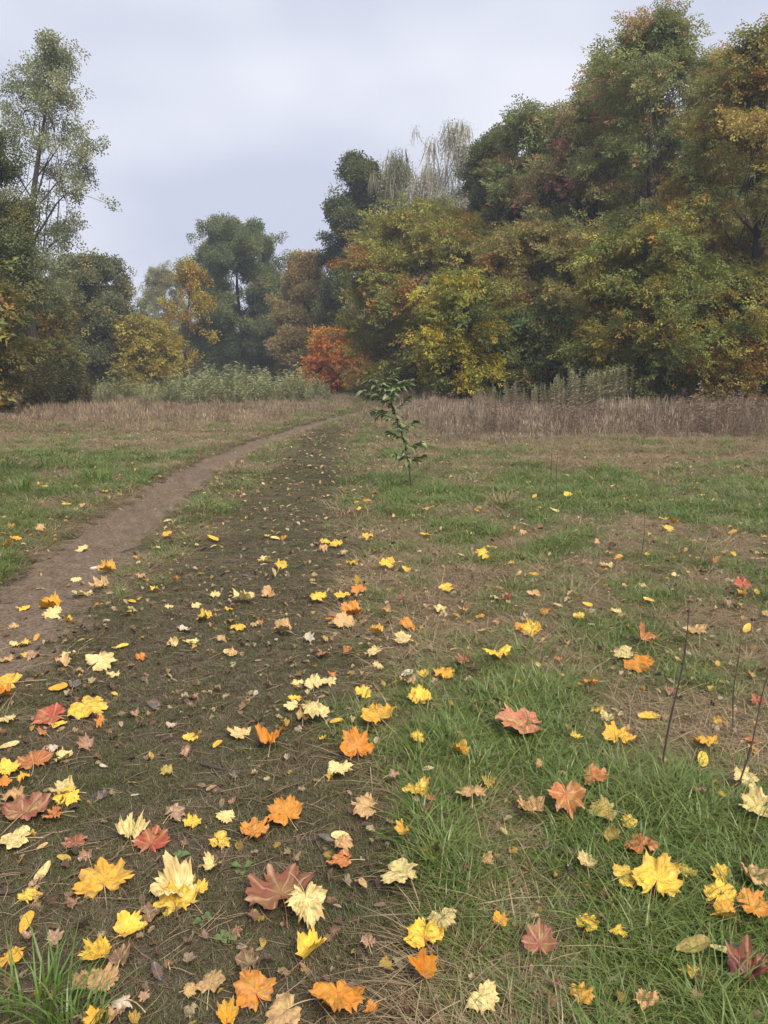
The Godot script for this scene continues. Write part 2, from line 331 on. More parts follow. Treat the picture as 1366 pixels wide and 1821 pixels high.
0.276|-4.747|65|pink|c|297|small pinkish brown curled leaf lying just left of the lone yellow leaf in green grass
0.661|-4.416|60|tan|c|5|small tan curled leaf lying a little left of the yellow and orange touching pair
1.102|-4.747|57|cream|o|242|small cream oval leaf lying a little behind the yellow and orange touching pair
1.649|-5.128|62|tan|c|280|small tan curled leaf lying well in front of the yellow leaf on straw
2.104|-5.416|73|cream|c|128|cream curled leaf lying a little left of the red leaf among straw
2.179|-4.747|72|pink|c|166|pinkish brown curled leaf lying just in front of the red leaf among straw
2.993|-6.096|82|tan|c|343|tan curled leaf lying a little behind the red leaf among straw
2.128|-6.096|64|yellow|o|140|small yellow oval leaf lying a little in front of the yellow leaf on straw
1.827|-6.501|68|tan|c|237|tan curled leaf lying well left of the yellow leaf on straw
1.278|-6.960|72|tan|c|147|tan curled leaf lying a little right of the upper yellow leaf of two
0.098|-7.780|81|tan|c|256|tan curled leaf lying a little left of the yellow leaf in far grass
"""

const TREES := """
cherry_tree|14.22|-31.00|13.89|2.88|1.62|ovate|cherry_orange|flat|310|22|trees of the right wood|tall cherry tree with orange flecked leaves at the right edge of the wood
cherry_tree|12.77|-38.00|17.45|3.66|3.24|ovate|cherry_purple|flat|337|22|trees of the right wood|tallest green cherry tree of the wood, purple tinted near its top
hornbeam_tree|9.88|-30.00|7.23|2.68|0.98|round|hornbeam_gold|flat|222|19|trees of the right wood|low spreading hornbeam with golden flecked branch tips in front of the tall cherry trees
cherry_tree|10.03|-42.00|15.84|3.28|2.25|ovate|cherry_red|flat|297|22|trees of the right wood|cherry tree with a purple red crown top left of the tallest one
hornbeam_tree|7.10|-36.00|8.02|3.14|0.88|round|olive_brown|flat|297|22|trees of the right wood|brownish olive hornbeam reaching to the ground behind the pale goldenrod
oak_tree|7.09|-50.00|15.99|3.01|2.40|ovate|dark_green|ball|256|19|trees of the right wood|dark green oak with upright pointed shoots between birches and cherry trees
maple_tree|1.93|-48.00|11.71|4.53|0.60|round|olive_orange|flat|378|22|trees of the right wood|broad olive maple with orange upper branches facing the meadow
maple_tree|3.46|-34.00|5.73|1.63|0.86|ovate|yellow_maple|flat|162|19|trees of the right wood|bright yellow maple in front of the dark hollow of the wood
hornbeam_tree|6.31|-35.00|4.43|2.03|0.70|round|deep_green|flat|162|19|trees of the right wood|dark green leafy hornbeam filling the low edge right of the yellow maple
hornbeam_tree|13.02|-30.00|5.54|2.46|0.77|round|hornbeam_gold|flat|155|18|trees of the right wood|low golden green bush tree under the orange flecked cherry tree
cherry_tree|8.65|-46.00|16.34|3.02|2.33|round|cherry_purple|flat|256|22|trees of the right wood|olive cherry tree rising between the dark oak and the purple topped cherry tree
cherry_tree|11.68|-44.00|17.74|2.76|2.91|round|olive_brown|flat|256|22|trees of the right wood|grey green cherry tree between the purple topped and the tallest cherry tree
cherry_tree|17.79|-42.00|17.78|3.17|4.58|round|cherry_orange|flat|297|22|trees of the right wood|brown tinted cherry tree standing behind the orange flecked one
maple_tree|12.52|-28.50|2.81|0.95|0.70|round|gold_low|flat|45|15|trees of the right wood|small golden orange maple shoot at the right foot of the wood
elder_bush|9.65|-30.50|2.43|1.08|0.71|round|fresh_green|ball|62|17|trees of the right wood|bright green elder bush at the foot of the wood beside the goldenrod
birch_tree|4.03|-62.00|20.26|3.54|6.05|weep|birch|weep|150|5|trees of the right wood|tall thin birch with drooping twigs, tallest against the sky
birch_tree|1.42|-64.00|18.58|3.13|6.20|weep|birch_green|weep|110|5|trees of the right wood|smaller thin birch with white trunk left of the tall birch
oak_tree|-1.85|-67.00|18.78|3.62|1.76|ovate|oak_dark|ball|324|19|trees along the far edge of the meadow|dark green oak standing out against the sky left of the birches
hornbeam_tree|-7.19|-72.00|11.91|3.74|0.30|cone|golden_brown|ball|310|19|trees along the far edge of the meadow|golden brown cone shaped hornbeam at the end of the meadow path
rowan_tree|-3.53|-60.00|4.75|2.06|0.30|cone|bright_orange|flat|108|19|trees along the far edge of the meadow|small bright orange rowan at the bend of the path
maple_tree|-3.27|-76.00|9.16|2.19|0.30|ovate|pale_olive|flat|108|15|trees along the far edge of the meadow|pale olive young maple just behind the bright orange rowan
oak_tree|-14.53|-82.00|16.46|6.15|1.13|round|oak_mid|ball|405|22|trees along the far edge of the meadow|large round dark oak in the middle of the far edge
rowan_tree|-15.96|-64.00|10.03|2.30|0.67|ovate|half_bare|ball|75|4|trees along the far edge of the meadow|half bare orange tree with dark trunk in front of the large oak
poplar_tree|-29.53|-108.00|15.45|4.00|1.92|ovate|pale_far|ball|148|17|trees along the far edge of the meadow|pale hazy poplar behind the half bare orange tree
larch_tree|-18.88|-60.00|6.11|1.34|0.72|cone|yellow_far|flat|94|15|trees along the far edge of the meadow|left one of two small yellow trees at the far edge
larch_tree|-17.48|-61.00|5.48|1.17|0.71|cone|yellow_far|flat|81|15|trees along the far edge of the meadow|right one of two small yellow trees at the far edge
oak_tree|-22.81|-62.00|10.34|3.55|0.96|round|oak_grey|ball|324|19|trees at the left edge|spreading grey green oak at the far left behind the olive bushes
hornbeam_tree|-21.97|-50.00|7.22|1.92|0.64|round|olive_gold|flat|189|19|trees at the left edge|olive gold hornbeam bush in front of the spreading far left oak
poplar_tree|-17.77|-40.00|17.08|3.15|4.99|lean|poplar|ball|168|9|trees at the left edge|tall grey green poplar leaning out against the sky at left
oak_tree|-17.23|-33.00|13.17|2.72|2.09|ovate|dark_green|ball|351|22|trees at the left edge|dark oak with dense green crown at the left edge
hornbeam_tree|-14.48|-27.00|4.77|1.87|0.84|round|yellow_green|flat|202|19|trees at the left edge|yellow green bushy hornbeam at the left edge of the meadow
hornbeam_tree|-8.04|-9.00|3.54|2.57|2.25|round|olive_brown|flat|81|13|trees at the left edge|near hornbeam whose brown branch tips reach in at the left edge
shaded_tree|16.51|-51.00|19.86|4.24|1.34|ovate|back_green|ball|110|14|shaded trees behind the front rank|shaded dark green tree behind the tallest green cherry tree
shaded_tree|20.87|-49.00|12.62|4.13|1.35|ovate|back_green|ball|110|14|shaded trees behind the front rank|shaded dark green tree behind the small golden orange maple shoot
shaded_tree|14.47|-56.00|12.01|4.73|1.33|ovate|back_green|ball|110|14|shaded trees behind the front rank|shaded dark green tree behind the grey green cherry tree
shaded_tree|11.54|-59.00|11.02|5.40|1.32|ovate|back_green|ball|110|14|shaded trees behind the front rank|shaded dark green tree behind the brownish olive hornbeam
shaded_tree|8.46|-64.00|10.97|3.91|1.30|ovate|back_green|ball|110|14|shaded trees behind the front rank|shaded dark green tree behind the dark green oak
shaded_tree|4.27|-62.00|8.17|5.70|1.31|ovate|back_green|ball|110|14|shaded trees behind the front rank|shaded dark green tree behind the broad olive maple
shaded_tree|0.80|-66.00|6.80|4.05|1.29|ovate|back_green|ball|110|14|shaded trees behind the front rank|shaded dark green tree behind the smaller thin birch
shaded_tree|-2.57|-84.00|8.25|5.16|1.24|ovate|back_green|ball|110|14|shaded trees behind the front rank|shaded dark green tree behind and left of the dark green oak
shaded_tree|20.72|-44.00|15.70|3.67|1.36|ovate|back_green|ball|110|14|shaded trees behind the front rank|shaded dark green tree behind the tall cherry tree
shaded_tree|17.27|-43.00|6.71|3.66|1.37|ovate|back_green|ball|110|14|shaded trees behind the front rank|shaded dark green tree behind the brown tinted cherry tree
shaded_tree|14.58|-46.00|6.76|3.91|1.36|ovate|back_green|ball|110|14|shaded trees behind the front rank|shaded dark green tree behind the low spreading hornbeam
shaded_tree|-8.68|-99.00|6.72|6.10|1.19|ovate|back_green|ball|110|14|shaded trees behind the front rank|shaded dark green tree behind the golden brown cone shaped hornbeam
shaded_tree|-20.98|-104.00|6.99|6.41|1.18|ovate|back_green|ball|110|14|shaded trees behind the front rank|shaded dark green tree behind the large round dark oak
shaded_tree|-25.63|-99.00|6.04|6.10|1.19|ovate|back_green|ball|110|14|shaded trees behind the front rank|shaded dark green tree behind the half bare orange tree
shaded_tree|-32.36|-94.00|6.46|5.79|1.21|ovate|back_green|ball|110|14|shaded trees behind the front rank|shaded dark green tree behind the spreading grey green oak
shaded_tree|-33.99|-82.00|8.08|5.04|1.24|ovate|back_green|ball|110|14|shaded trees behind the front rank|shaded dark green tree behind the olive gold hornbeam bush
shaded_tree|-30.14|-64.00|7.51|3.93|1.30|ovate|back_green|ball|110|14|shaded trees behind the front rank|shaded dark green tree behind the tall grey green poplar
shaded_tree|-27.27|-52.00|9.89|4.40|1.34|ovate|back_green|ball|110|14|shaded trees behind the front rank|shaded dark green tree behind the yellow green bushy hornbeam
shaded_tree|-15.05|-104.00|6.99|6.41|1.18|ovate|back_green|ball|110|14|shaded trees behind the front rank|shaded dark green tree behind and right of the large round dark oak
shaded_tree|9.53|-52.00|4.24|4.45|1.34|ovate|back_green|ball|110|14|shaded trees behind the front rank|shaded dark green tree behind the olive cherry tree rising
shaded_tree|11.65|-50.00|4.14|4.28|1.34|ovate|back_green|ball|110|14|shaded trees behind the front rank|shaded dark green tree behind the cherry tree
"""

# z, left edge x, right edge x of the bare trail and of the worn second track
const TRAIL := [[3.0, -2.9, -1.6], [-3.71, -2.72, -1.80], [-4.52, -2.75, -1.93], [-5.13, -2.80, -2.0], [-6.29, -2.93, -2.15], [-7.78, -3.07, -2.26], [-9.66, -3.13, -2.47], [-12.67, -3.32, -2.6], [-16.84, -3.16, -2.56], [-22.27, -2.63, -1.95], [-26.52, -2.07, -1.48], [-31.29, -1.31, -0.80], [-37.45, -0.66, -0.21], [-46.0, -0.3, 0.1]]
const WORN := [[3.0, -0.90, 0.0], [-1.58, -0.95, -0.04], [-2.01, -1.40, -0.12], [-2.63, -1.70, -0.22], [-3.71, -1.75, -0.33], [-4.63, -1.65, -0.38], [-6.1, -1.50, -0.42], [-8.81, -1.60, -0.60], [-12.67, -1.75, -0.75], [-18.33, -2.0, -0.95], [-25.0, -1.6, -0.8], [-34.0, -0.9, -0.4]]

const LEAF_COLOR := {
	"cream": Color(0.70, 0.56, 0.24), "yellow": Color(0.74, 0.50, 0.055), "golden": Color(0.68, 0.36, 0.035), "orange": Color(0.60, 0.22, 0.022),
	"red": Color(0.33, 0.06, 0.035), "redbrown": Color(0.24, 0.075, 0.045), "redorange": Color(0.42, 0.14, 0.04), "brown": Color(0.16, 0.085, 0.055),
	"tan": Color(0.52, 0.33, 0.15), "pink": Color(0.34, 0.20, 0.14), "olive": Color(0.36, 0.28, 0.06), "grey": Color(0.085, 0.08, 0.085),
	"white": Color(0.55, 0.48, 0.38), "darkred": Color(0.11, 0.025, 0.022), "pinkred": Color(0.48, 0.17, 0.09)}

# leaf colours of each kind of crown: main shades, then patch colour and how much of the crown it takes
const PALETTE := {
	"cherry_orange": [[Color(0.243, 0.267, 0.083), Color(0.323, 0.314, 0.096), Color(0.420, 0.331, 0.096)], Color(0.403, 0.218, 0.070), 0.26],
	"cherry_purple": [[Color(0.227, 0.273, 0.096), Color(0.315, 0.340, 0.120), Color(0.297, 0.289, 0.105)], Color(0.500, 0.289, 0.164), 0.24],
	"cherry_red": [[Color(0.246, 0.273, 0.113), Color(0.333, 0.323, 0.120), Color(0.350, 0.289, 0.134)], Color(0.500, 0.204, 0.179), 0.26],
	"hornbeam_gold": [[Color(0.202, 0.236, 0.057), Color(0.297, 0.289, 0.069), Color(0.384, 0.327, 0.069)], Color(0.397, 0.241, 0.048), 0.28],
	"olive_brown": [[Color(0.232, 0.241, 0.079), Color(0.310, 0.270, 0.092), Color(0.372, 0.302, 0.106)], Color(0.442, 0.258, 0.095), 0.22],
	"dark_green": [[Color(0.117, 0.150, 0.058), Color(0.155, 0.185, 0.068), Color(0.141, 0.162, 0.054)], Color(0.258, 0.231, 0.077), 0.15],
	"deep_green": [[Color(0.156, 0.225, 0.085), Color(0.201, 0.270, 0.092), Color(0.248, 0.270, 0.079)], Color(0.314, 0.194, 0.048), 0.14],
	"olive_orange": [[Color(0.242, 0.262, 0.063), Color(0.350, 0.340, 0.080), Color(0.323, 0.289, 0.069)], Color(0.373, 0.187, 0.048), 0.2],
	"yellow_maple": [[Color(0.483, 0.418, 0.060), Color(0.525, 0.418, 0.055), Color(0.294, 0.308, 0.060)], Color(0.158, 0.187, 0.050), 0.42],
	"gold_low": [[Color(0.340, 0.170, 0.035), Color(0.280, 0.170, 0.035), Color(0.310, 0.282, 0.076)], Color(0.217, 0.217, 0.065), 0.3],
	"fresh_green": [[Color(0.195, 0.282, 0.076), Color(0.239, 0.304, 0.087), Color(0.304, 0.310, 0.098)], Color(0.310, 0.310, 0.109), 0.2],
	"birch": [[Color(0.50, 0.50, 0.40), Color(0.46, 0.45, 0.36), Color(0.42, 0.43, 0.33)], Color(0.46, 0.40, 0.26), 0.2],
	"birch_green": [[Color(0.30, 0.32, 0.20), Color(0.34, 0.35, 0.22), Color(0.30, 0.29, 0.18)], Color(0.36, 0.32, 0.16), 0.2],
	"oak_dark": [[Color(0.090, 0.126, 0.054), Color(0.117, 0.150, 0.058), Color(0.141, 0.162, 0.058)], Color(0.231, 0.207, 0.068), 0.12],
	"golden_brown": [[Color(0.360, 0.281, 0.115), Color(0.400, 0.308, 0.127), Color(0.300, 0.264, 0.115)], Color(0.500, 0.319, 0.081), 0.22],
	"bright_orange": [[Color(0.62, 0.27, 0.06), Color(0.60, 0.31, 0.06), Color(0.56, 0.21, 0.06)], Color(0.45, 0.36, 0.07), 0.2],
	"pale_olive": [[Color(0.310, 0.310, 0.109), Color(0.310, 0.310, 0.119), Color(0.220, 0.180, 0.050)], Color(0.360, 0.240, 0.050), 0.2],
	"oak_mid": [[Color(0.129, 0.167, 0.068), Color(0.155, 0.196, 0.077), Color(0.180, 0.207, 0.077)], Color(0.284, 0.255, 0.088), 0.14],
	"half_bare": [[Color(0.440, 0.314, 0.050), Color(0.460, 0.358, 0.055), Color(0.400, 0.258, 0.050)], Color(0.400, 0.213, 0.055), 0.2],
	"pale_far": [[Color(0.304, 0.310, 0.152), Color(0.310, 0.310, 0.152), Color(0.310, 0.295, 0.109)], Color(0.300, 0.200, 0.060), 0.14],
	"yellow_far": [[Color(0.42, 0.35, 0.07), Color(0.36, 0.32, 0.07), Color(0.46, 0.36, 0.07)], Color(0.22, 0.22, 0.07), 0.2],
	"oak_grey": [[Color(0.167, 0.185, 0.082), Color(0.207, 0.219, 0.097), Color(0.194, 0.196, 0.077)], Color(0.368, 0.300, 0.088), 0.14],
	"olive_gold": [[Color(0.282, 0.260, 0.076), Color(0.310, 0.304, 0.076), Color(0.239, 0.239, 0.076)], Color(0.300, 0.190, 0.040), 0.3],
	"poplar": [[Color(0.260, 0.292, 0.169), Color(0.312, 0.344, 0.196), Color(0.338, 0.331, 0.169)], Color(0.372, 0.378, 0.182), 0.14],
	"yellow_green": [[Color(0.17, 0.155, 0.05), Color(0.15, 0.15, 0.05), Color(0.19, 0.165, 0.05)], Color(0.25, 0.17, 0.055), 0.2],
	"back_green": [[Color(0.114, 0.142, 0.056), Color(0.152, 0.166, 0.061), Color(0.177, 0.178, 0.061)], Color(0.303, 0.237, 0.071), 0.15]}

var rng := RandomNumberGenerator.new()
var n_big := FastNoiseLite.new()      # metres-wide lie of the land
var n_mid := FastNoiseLite.new()      # patches of grass, straw and soil
var n_fine := FastNoiseLite.new()     # clods and crumbs
var n_crown := FastNoiseLite.new()
var names := {}
var trail_l := PackedFloat32Array()
var trail_r := PackedFloat32Array()
var worn_l := PackedFloat32Array()
var worn_r := PackedFloat32Array()
var mat := {}
var sprays := {}

# ---------------------------------------------------------------- helpers

func numbered(called: String) -> String:
	var n: int = names.get(called, 0)
	names[called] = n + 1
	return called if n == 0 else "%s_%03d" % [called, n]

func tag(o: Node, label := "", category := "", group := "", kind := "") -> Node:
	if label: o.set_meta("label", label)
	if category: o.set_meta("category", category)
	if group: o.set_meta("group", group)
	if kind: o.set_meta("kind", kind)
	return o

func thing(called: String, at: Vector3, label: String, category: String, group := "") -> Node3D:
	var o := Node3D.new()
	o.name = numbered(called)
	add_child(o)
	o.position = at
	tag(o, label, category, group)
	return o

func part(parent: Node, called: String, mesh: Mesh, m: Material, at := Transform3D()) -> MeshInstance3D:
	var o := MeshInstance3D.new()
	o.name = numbered(called) if parent == self else called
	o.mesh = mesh
	o.material_override = m
	o.transform = at
	parent.add_child(o, true)
	return o

func bulk(parent: Node, called: String, mesh: Mesh, m: Material, rows: PackedFloat32Array) -> MultiMeshInstance3D:
	var mm := MultiMesh.new()
	mm.transform_format = MultiMesh.TRANSFORM_3D
	mm.use_colors = true
	mm.mesh = mesh
	mm.instance_count = rows.size() / 16
	mm.buffer = rows
	var o := MultiMeshInstance3D.new()
	o.name = numbered(called) if parent == self else called
	o.multimesh = mm
	o.material_override = m
	parent.add_child(o, true)
	return o

func put(rows: PackedFloat32Array, b: Basis, p: Vector3, c: Color) -> void:
	rows.append_array(PackedFloat32Array([b.x.x, b.y.x, b.z.x, p.x, b.x.y, b.y.y, b.z.y, p.y, b.x.z, b.y.z, b.z.z, p.z, c.r, c.g, c.b, 1.0]))

func flat_mesh(v: PackedVector3Array, c: PackedColorArray, i: PackedInt32Array) -> ArrayMesh:
	var a := []
	a.resize(Mesh.ARRAY_MAX)
	a[Mesh.ARRAY_VERTEX] = v
	if c.size(): a[Mesh.ARRAY_COLOR] = c
	a[Mesh.ARRAY_INDEX] = i
	var m := ArrayMesh.new()
	m.add_surface_from_arrays(Mesh.PRIMITIVE_TRIANGLES, a)
	return m

func smooth_mesh(v: PackedVector3Array, c: PackedColorArray, i: PackedInt32Array) -> ArrayMesh:
	var n := PackedVector3Array()
	n.resize(v.size())
	for k in range(0, i.size(), 3):
		var f := (v[i[k + 2]] - v[i[k]]).cross(v[i[k + 1]] - v[i[k]])
		for j in 3:
			n[i[k + j]] += f
	for k in n.size():
		n[k] = n[k].normalized() if n[k].length_squared() > 1e-20 else Vector3.UP
	var a := []
	a.resize(Mesh.ARRAY_MAX)
	a[Mesh.ARRAY_VERTEX] = v
	a[Mesh.ARRAY_NORMAL] = n
	if c.size(): a[Mesh.ARRAY_COLOR] = c
	a[Mesh.ARRAY_INDEX] = i
	var m := ArrayMesh.new()
	m.add_surface_from_arrays(Mesh.PRIMITIVE_TRIANGLES, a)
	return m

func tube(v: PackedVector3Array, i: PackedInt32Array, pts: Array, radii: Array, sides: int) -> void:
	var first := v.size()
	var n := pts.size()
	for k in n:
		var d: Vector3 = (pts[mini(k + 1, n - 1)] - pts[maxi(k - 1, 0)]).normalized()
		var side := d.cross(Vector3.RIGHT if absf(d.x) < 0.8 else Vector3.FORWARD).normalized()
		var up := side.cross(d)
		for s in sides:
			var a := TAU * s / sides
			v.append(pts[k] + (side * cos(a) + up * sin(a)) * float(radii[k]))
	for k in n - 1:
		for s in sides:
			var a := first + k * sides + s
			var b := first + k * sides + (s + 1) % sides
			i.append_array(PackedInt32Array([a, b, a + sides, b, b + sides, a + sides]))
	v.append(pts[n - 1])
	for s in sides:
		i.append_array(PackedInt32Array([first + (n - 1) * sides + s, first + (n - 1) * sides + (s + 1) % sides, v.size() - 1]))

func surface(color: Color, rough := 0.8, gloss := 0.5, through := 0.0) -> StandardMaterial3D:
	var m := StandardMaterial3D.new()
	m.albedo_color = color
	m.vertex_color_use_as_albedo = true
	m.roughness = rough
	m.metallic_specular = gloss
	m.cull_mode = BaseMaterial3D.CULL_DISABLED
	if through > 0.0:
		m.backlight_enabled = true
		m.backlight = Color(through, through, through * 0.9).linear_to_srgb()
	return m

func grain(freq: float, low: Color, high: Color, s: int, size := 512, kind := FastNoiseLite.TYPE_SIMPLEX_SMOOTH) -> NoiseTexture2D:
	var f := FastNoiseLite.new()
	f.noise_type = kind
	f.frequency = freq
	f.seed = s
	f.fractal_octaves = 5
	f.fractal_gain = 0.62
	var t := NoiseTexture2D.new()
	t.width = size
	t.height = size
	t.seamless = true
	t.noise = f
	var g := Gradient.new()
	g.set_color(0, low)
	g.set_color(1, high)
	t.color_ramp = g
	return t

# ---------------------------------------------------------------- lie of the land

func table_edges() -> void:
	for k in 1100:
		var z := 3.0 - k * 0.05
		for src in [[TRAIL, trail_l, trail_r], [WORN, worn_l, worn_r]]:
			var t: Array = src[0]
			var j := 0
			while j < t.size() - 2 and z < t[j + 1][0]:
				j += 1
			var f := clampf((z - t[j][0]) / (t[j + 1][0] - t[j][0]), 0.0, 1.0)
			src[1].append(lerpf(t[j][1], t[j + 1][1], f))
			src[2].append(lerpf(t[j][2], t[j + 1][2], f))

# how far inside the trail (1 in the middle, 0 at the edge, negative outside), in half widths
func inside_of(l: PackedFloat32Array, r: PackedFloat32Array, x: float, z: float) -> float:
	var k := clampi(int((3.0 - z) * 20.0), 0, 1099)
	var h := (r[k] - l[k]) * 0.5
	return 1.0 - absf(x - (l[k] + h)) / h

func lie(x: float, z: float) -> float:
	var d := sqrt(x * x + z * z)
	var y := n_big.get_noise_2d(x, z) * 0.05 * smoothstep(2.0, 8.0, d)
	y += n_mid.get_noise_2d(x, z) * 0.018
	if z > -47.0:
		y -= 0.035 * smoothstep(-0.5, 0.6, inside_of(trail_l, trail_r, x, z))
		y -= 0.012 * smoothstep(-0.4, 0.6, inside_of(worn_l, worn_r, x, z))
	return y

# how bare the soil is at a place, 0 to 1
func bareness(x: float, z: float) -> float:
	if z < -46.0: return 0.0
	var e := n_mid.get_noise_2d(x * 1.7 + 40.0, z * 1.7) * 0.55
	var t := (1.0 - 0.6 * smoothstep(22.0, 36.0, -z)) * smoothstep(-0.45, 0.25, inside_of(trail_l, trail_r, x, z) + e * 0.6)
	var w := smoothstep(-0.55, 0.5, inside_of(worn_l, worn_r, x, z) + e)
	w *= 0.86 - 0.46 * smoothstep(4.0, 13.0, -z)
	return maxf(t, w)

# how green the sward is at a place, 0 straw to 1 fresh grass
func greenness(x: float, z: float) -> float:
	var n := n_mid.get_noise_2d(x * 1.5, z * 1.1 + 90.0) * 0.9 + n_mid.get_noise_2d(x * 0.4 + 60.0, z * 0.4) * 0.55 + n_fine.get_noise_2d(x * 0.25, z * 0.25) * 0.25
	var d := -z
	var base := 0.62
	if x > -0.3:
		base = lerpf(0.64, 0.42, smoothstep(2.2, 4.5, d))
		base = lerpf(base, 0.72, smoothstep(7.0, 8.5, d))
		base = lerpf(base, 0.16, smoothstep(10.5, 15.0, d + maxf(0.0, x - 3.0) * 0.5))
	elif x < -3.0:
		base = lerpf(0.64, 0.10, smoothstep(12.5, 19.0, d))
	else:
		base = lerpf(0.48, 0.30, smoothstep(10.0, 20.0, d))
	return clampf(base + n * 0.95, 0.0, 1.0)

func steps(from: float, to: float, fine_from: float, fine_to: float, fine: float, grow: float) -> PackedFloat32Array:
	var out := PackedFloat32Array()
	var p := fine_from
	while p < fine_to:
		out.append(p)
		p += fine
	var s := fine
	while p < to:
		out.append(p)
		s *= grow
		p += s
	out.append(to)
	p = fine_from
	s = fine
	while p > from:
		s *= grow
		p -= s
		out.insert(0, maxf(p, from))
	return out

func make_ground() -> void:
	var xs := steps(-260.0, 260.0, -2.6, 2.6, 0.04, 1.06)
	var zs := steps(-330.0, 60.0, -5.2, -0.8, 0.04, 1.05)
	var v := PackedVector3Array()
	var c := PackedColorArray()
	var idx := PackedInt32Array()
	var w := xs.size()
	for z in zs:
		for x in xs:
			var b := bareness(x, z)
			var g := greenness(x, z)
			var f := n_fine.get_noise_2d(x, z)
			var y := lie(x, z) + f * 0.006
			v.append(Vector3(x, y, z))
			var soil := Color(0.085, 0.065, 0.049).lerp(Color(0.175, 0.137, 0.106), clampf(f * 1.1 + 0.45 + n_mid.get_noise_2d(x * 1.2 + 5.0, z * 1.2) * 0.6, 0.0, 1.0))
			var thatch := Color(0.115, 0.088, 0.056).lerp(Color(0.07, 0.075, 0.03), g * 0.7)
			var col := thatch.lerp(soil, clampf(b * 1.1 + 0.28 + f * 0.3, 0.0, 1.0))
			c.append(col)
	for j in zs.size() - 1:
		for i in w - 1:
			var a := j * w + i
			idx.append_array(PackedInt32Array([a, a + 1, a + w, a + 1, a + w + 1, a + w]))
	var o := part(self, "ground", smooth_mesh(v, c, idx), mat.ground)
	tag(o, "", "", "", "structure")

func make_trail() -> void:
	var v := PackedVector3Array()
	var c := PackedColorArray()
	var idx := PackedInt32Array()
	var z := 2.0
	var across := 26
	var s := 0.06
	var rows := 0
	while z > -38.0:
		var k := clampi(int((3.0 - z) * 20.0), 0, 1099)
		var l := trail_l[k]
		var r := trail_r[k]
		var more := (r - l) * 0.34
		for i in across + 1:
			var u := float(i) / across
			var x := lerpf(l - more, r + more, u)
			var edge := absf(u - 0.5) * 2.0
			var n := n_mid.get_noise_2d(x * 2.6 + 7.0, z * 2.6) * 0.6 + n_fine.get_noise_2d(x * 0.5, z * 0.5) * 0.3
			var f := n_fine.get_noise_2d(x * 0.8 + 50.0, z * 0.8)
			# the beaten earth dips under the turf at an uneven edge
			var y := lie(x, z) + 0.012 - 0.05 * smoothstep(0.45, 1.05, edge + n * 0.85 + smoothstep(20.0, 36.0, -z) * 0.4) + f * 0.009 + n_mid.get_noise_2d(x * 5.0, z * 5.0) * 0.016
			v.append(Vector3(x, y, z))
			c.append(Color(0.225, 0.166, 0.118).lerp(Color(0.345, 0.265, 0.196), clampf(0.5 + f * 0.9 + n * 0.5, 0.0, 1.0)))
		rows += 1
		s = minf(0.06 + maxf(0.0, -z - 4.0) * 0.012, 0.5)
		z -= s
	for j in rows - 1:
		for i in across:
			var a := j * (across + 1) + i
			var b := a + across + 1
			idx.append_array(PackedInt32Array([a, b, a + 1, a + 1, b, b + 1]))
	tag(part(self, "dirt_trail", smooth_mesh(v, c, idx), mat.trail), "", "", "", "structure")

# ---------------------------------------------------------------- grass

func tuft(n: int, short: float, long: float, wide: float, spread: float, lean: float, s: int) -> ArrayMesh:
	rng.seed = s
	var v := PackedVector3Array()
	var c := PackedColorArray()
	var idx := PackedInt32Array()
	for b in n:
		var az := rng.randf() * TAU
		var at := Vector3(cos(az), 0, sin(az)) * spread * sqrt(rng.randf())
		az += rng.randf_range(-0.9, 0.9)
		var out := Vector3(cos(az), 0, sin(az))
		var side := Vector3(-out.z, 0, out.x).rotated(Vector3.UP, rng.randf_range(-0.5, 0.5))
		var l := rng.randf_range(short, long)
		var le := lean * rng.randf_range(0.5, 1.3)
		var w := wide * rng.randf_range(0.7, 1.2) * 0.5
		var tone := rng.randf_range(0.72, 1.28)
		var warm := rng.randf_range(0.9, 1.15)
		var col := Color(tone * warm, tone, tone * rng.randf_range(0.8, 1.1))
		var first := v.size()
		for k in 4:
			var t := float(k) / 3.0
			var p := at + out * (l * le * t * t * 0.8) + Vector3.UP * l * (t - 0.42 * minf(le, 1.5) * t * t)
			if k == 0: p.y -= 0.01
			if k < 3:
				var ww := w * (1.0 - 0.28 * k)
				v.append(p - side * ww)
				v.append(p + side * ww)
				c.append(col)
				c.append(col)
			else:
				v.append(p)
				c.append(col)
		for k in 2:
			var a := first + k * 2
			idx.append_array(PackedInt32Array([a, a + 1, a + 2, a + 1, a + 3, a + 2]))
		idx.append_array(PackedInt32Array([first + 4, first + 5, first + 6]))
	return flat_mesh(v, c, idx)

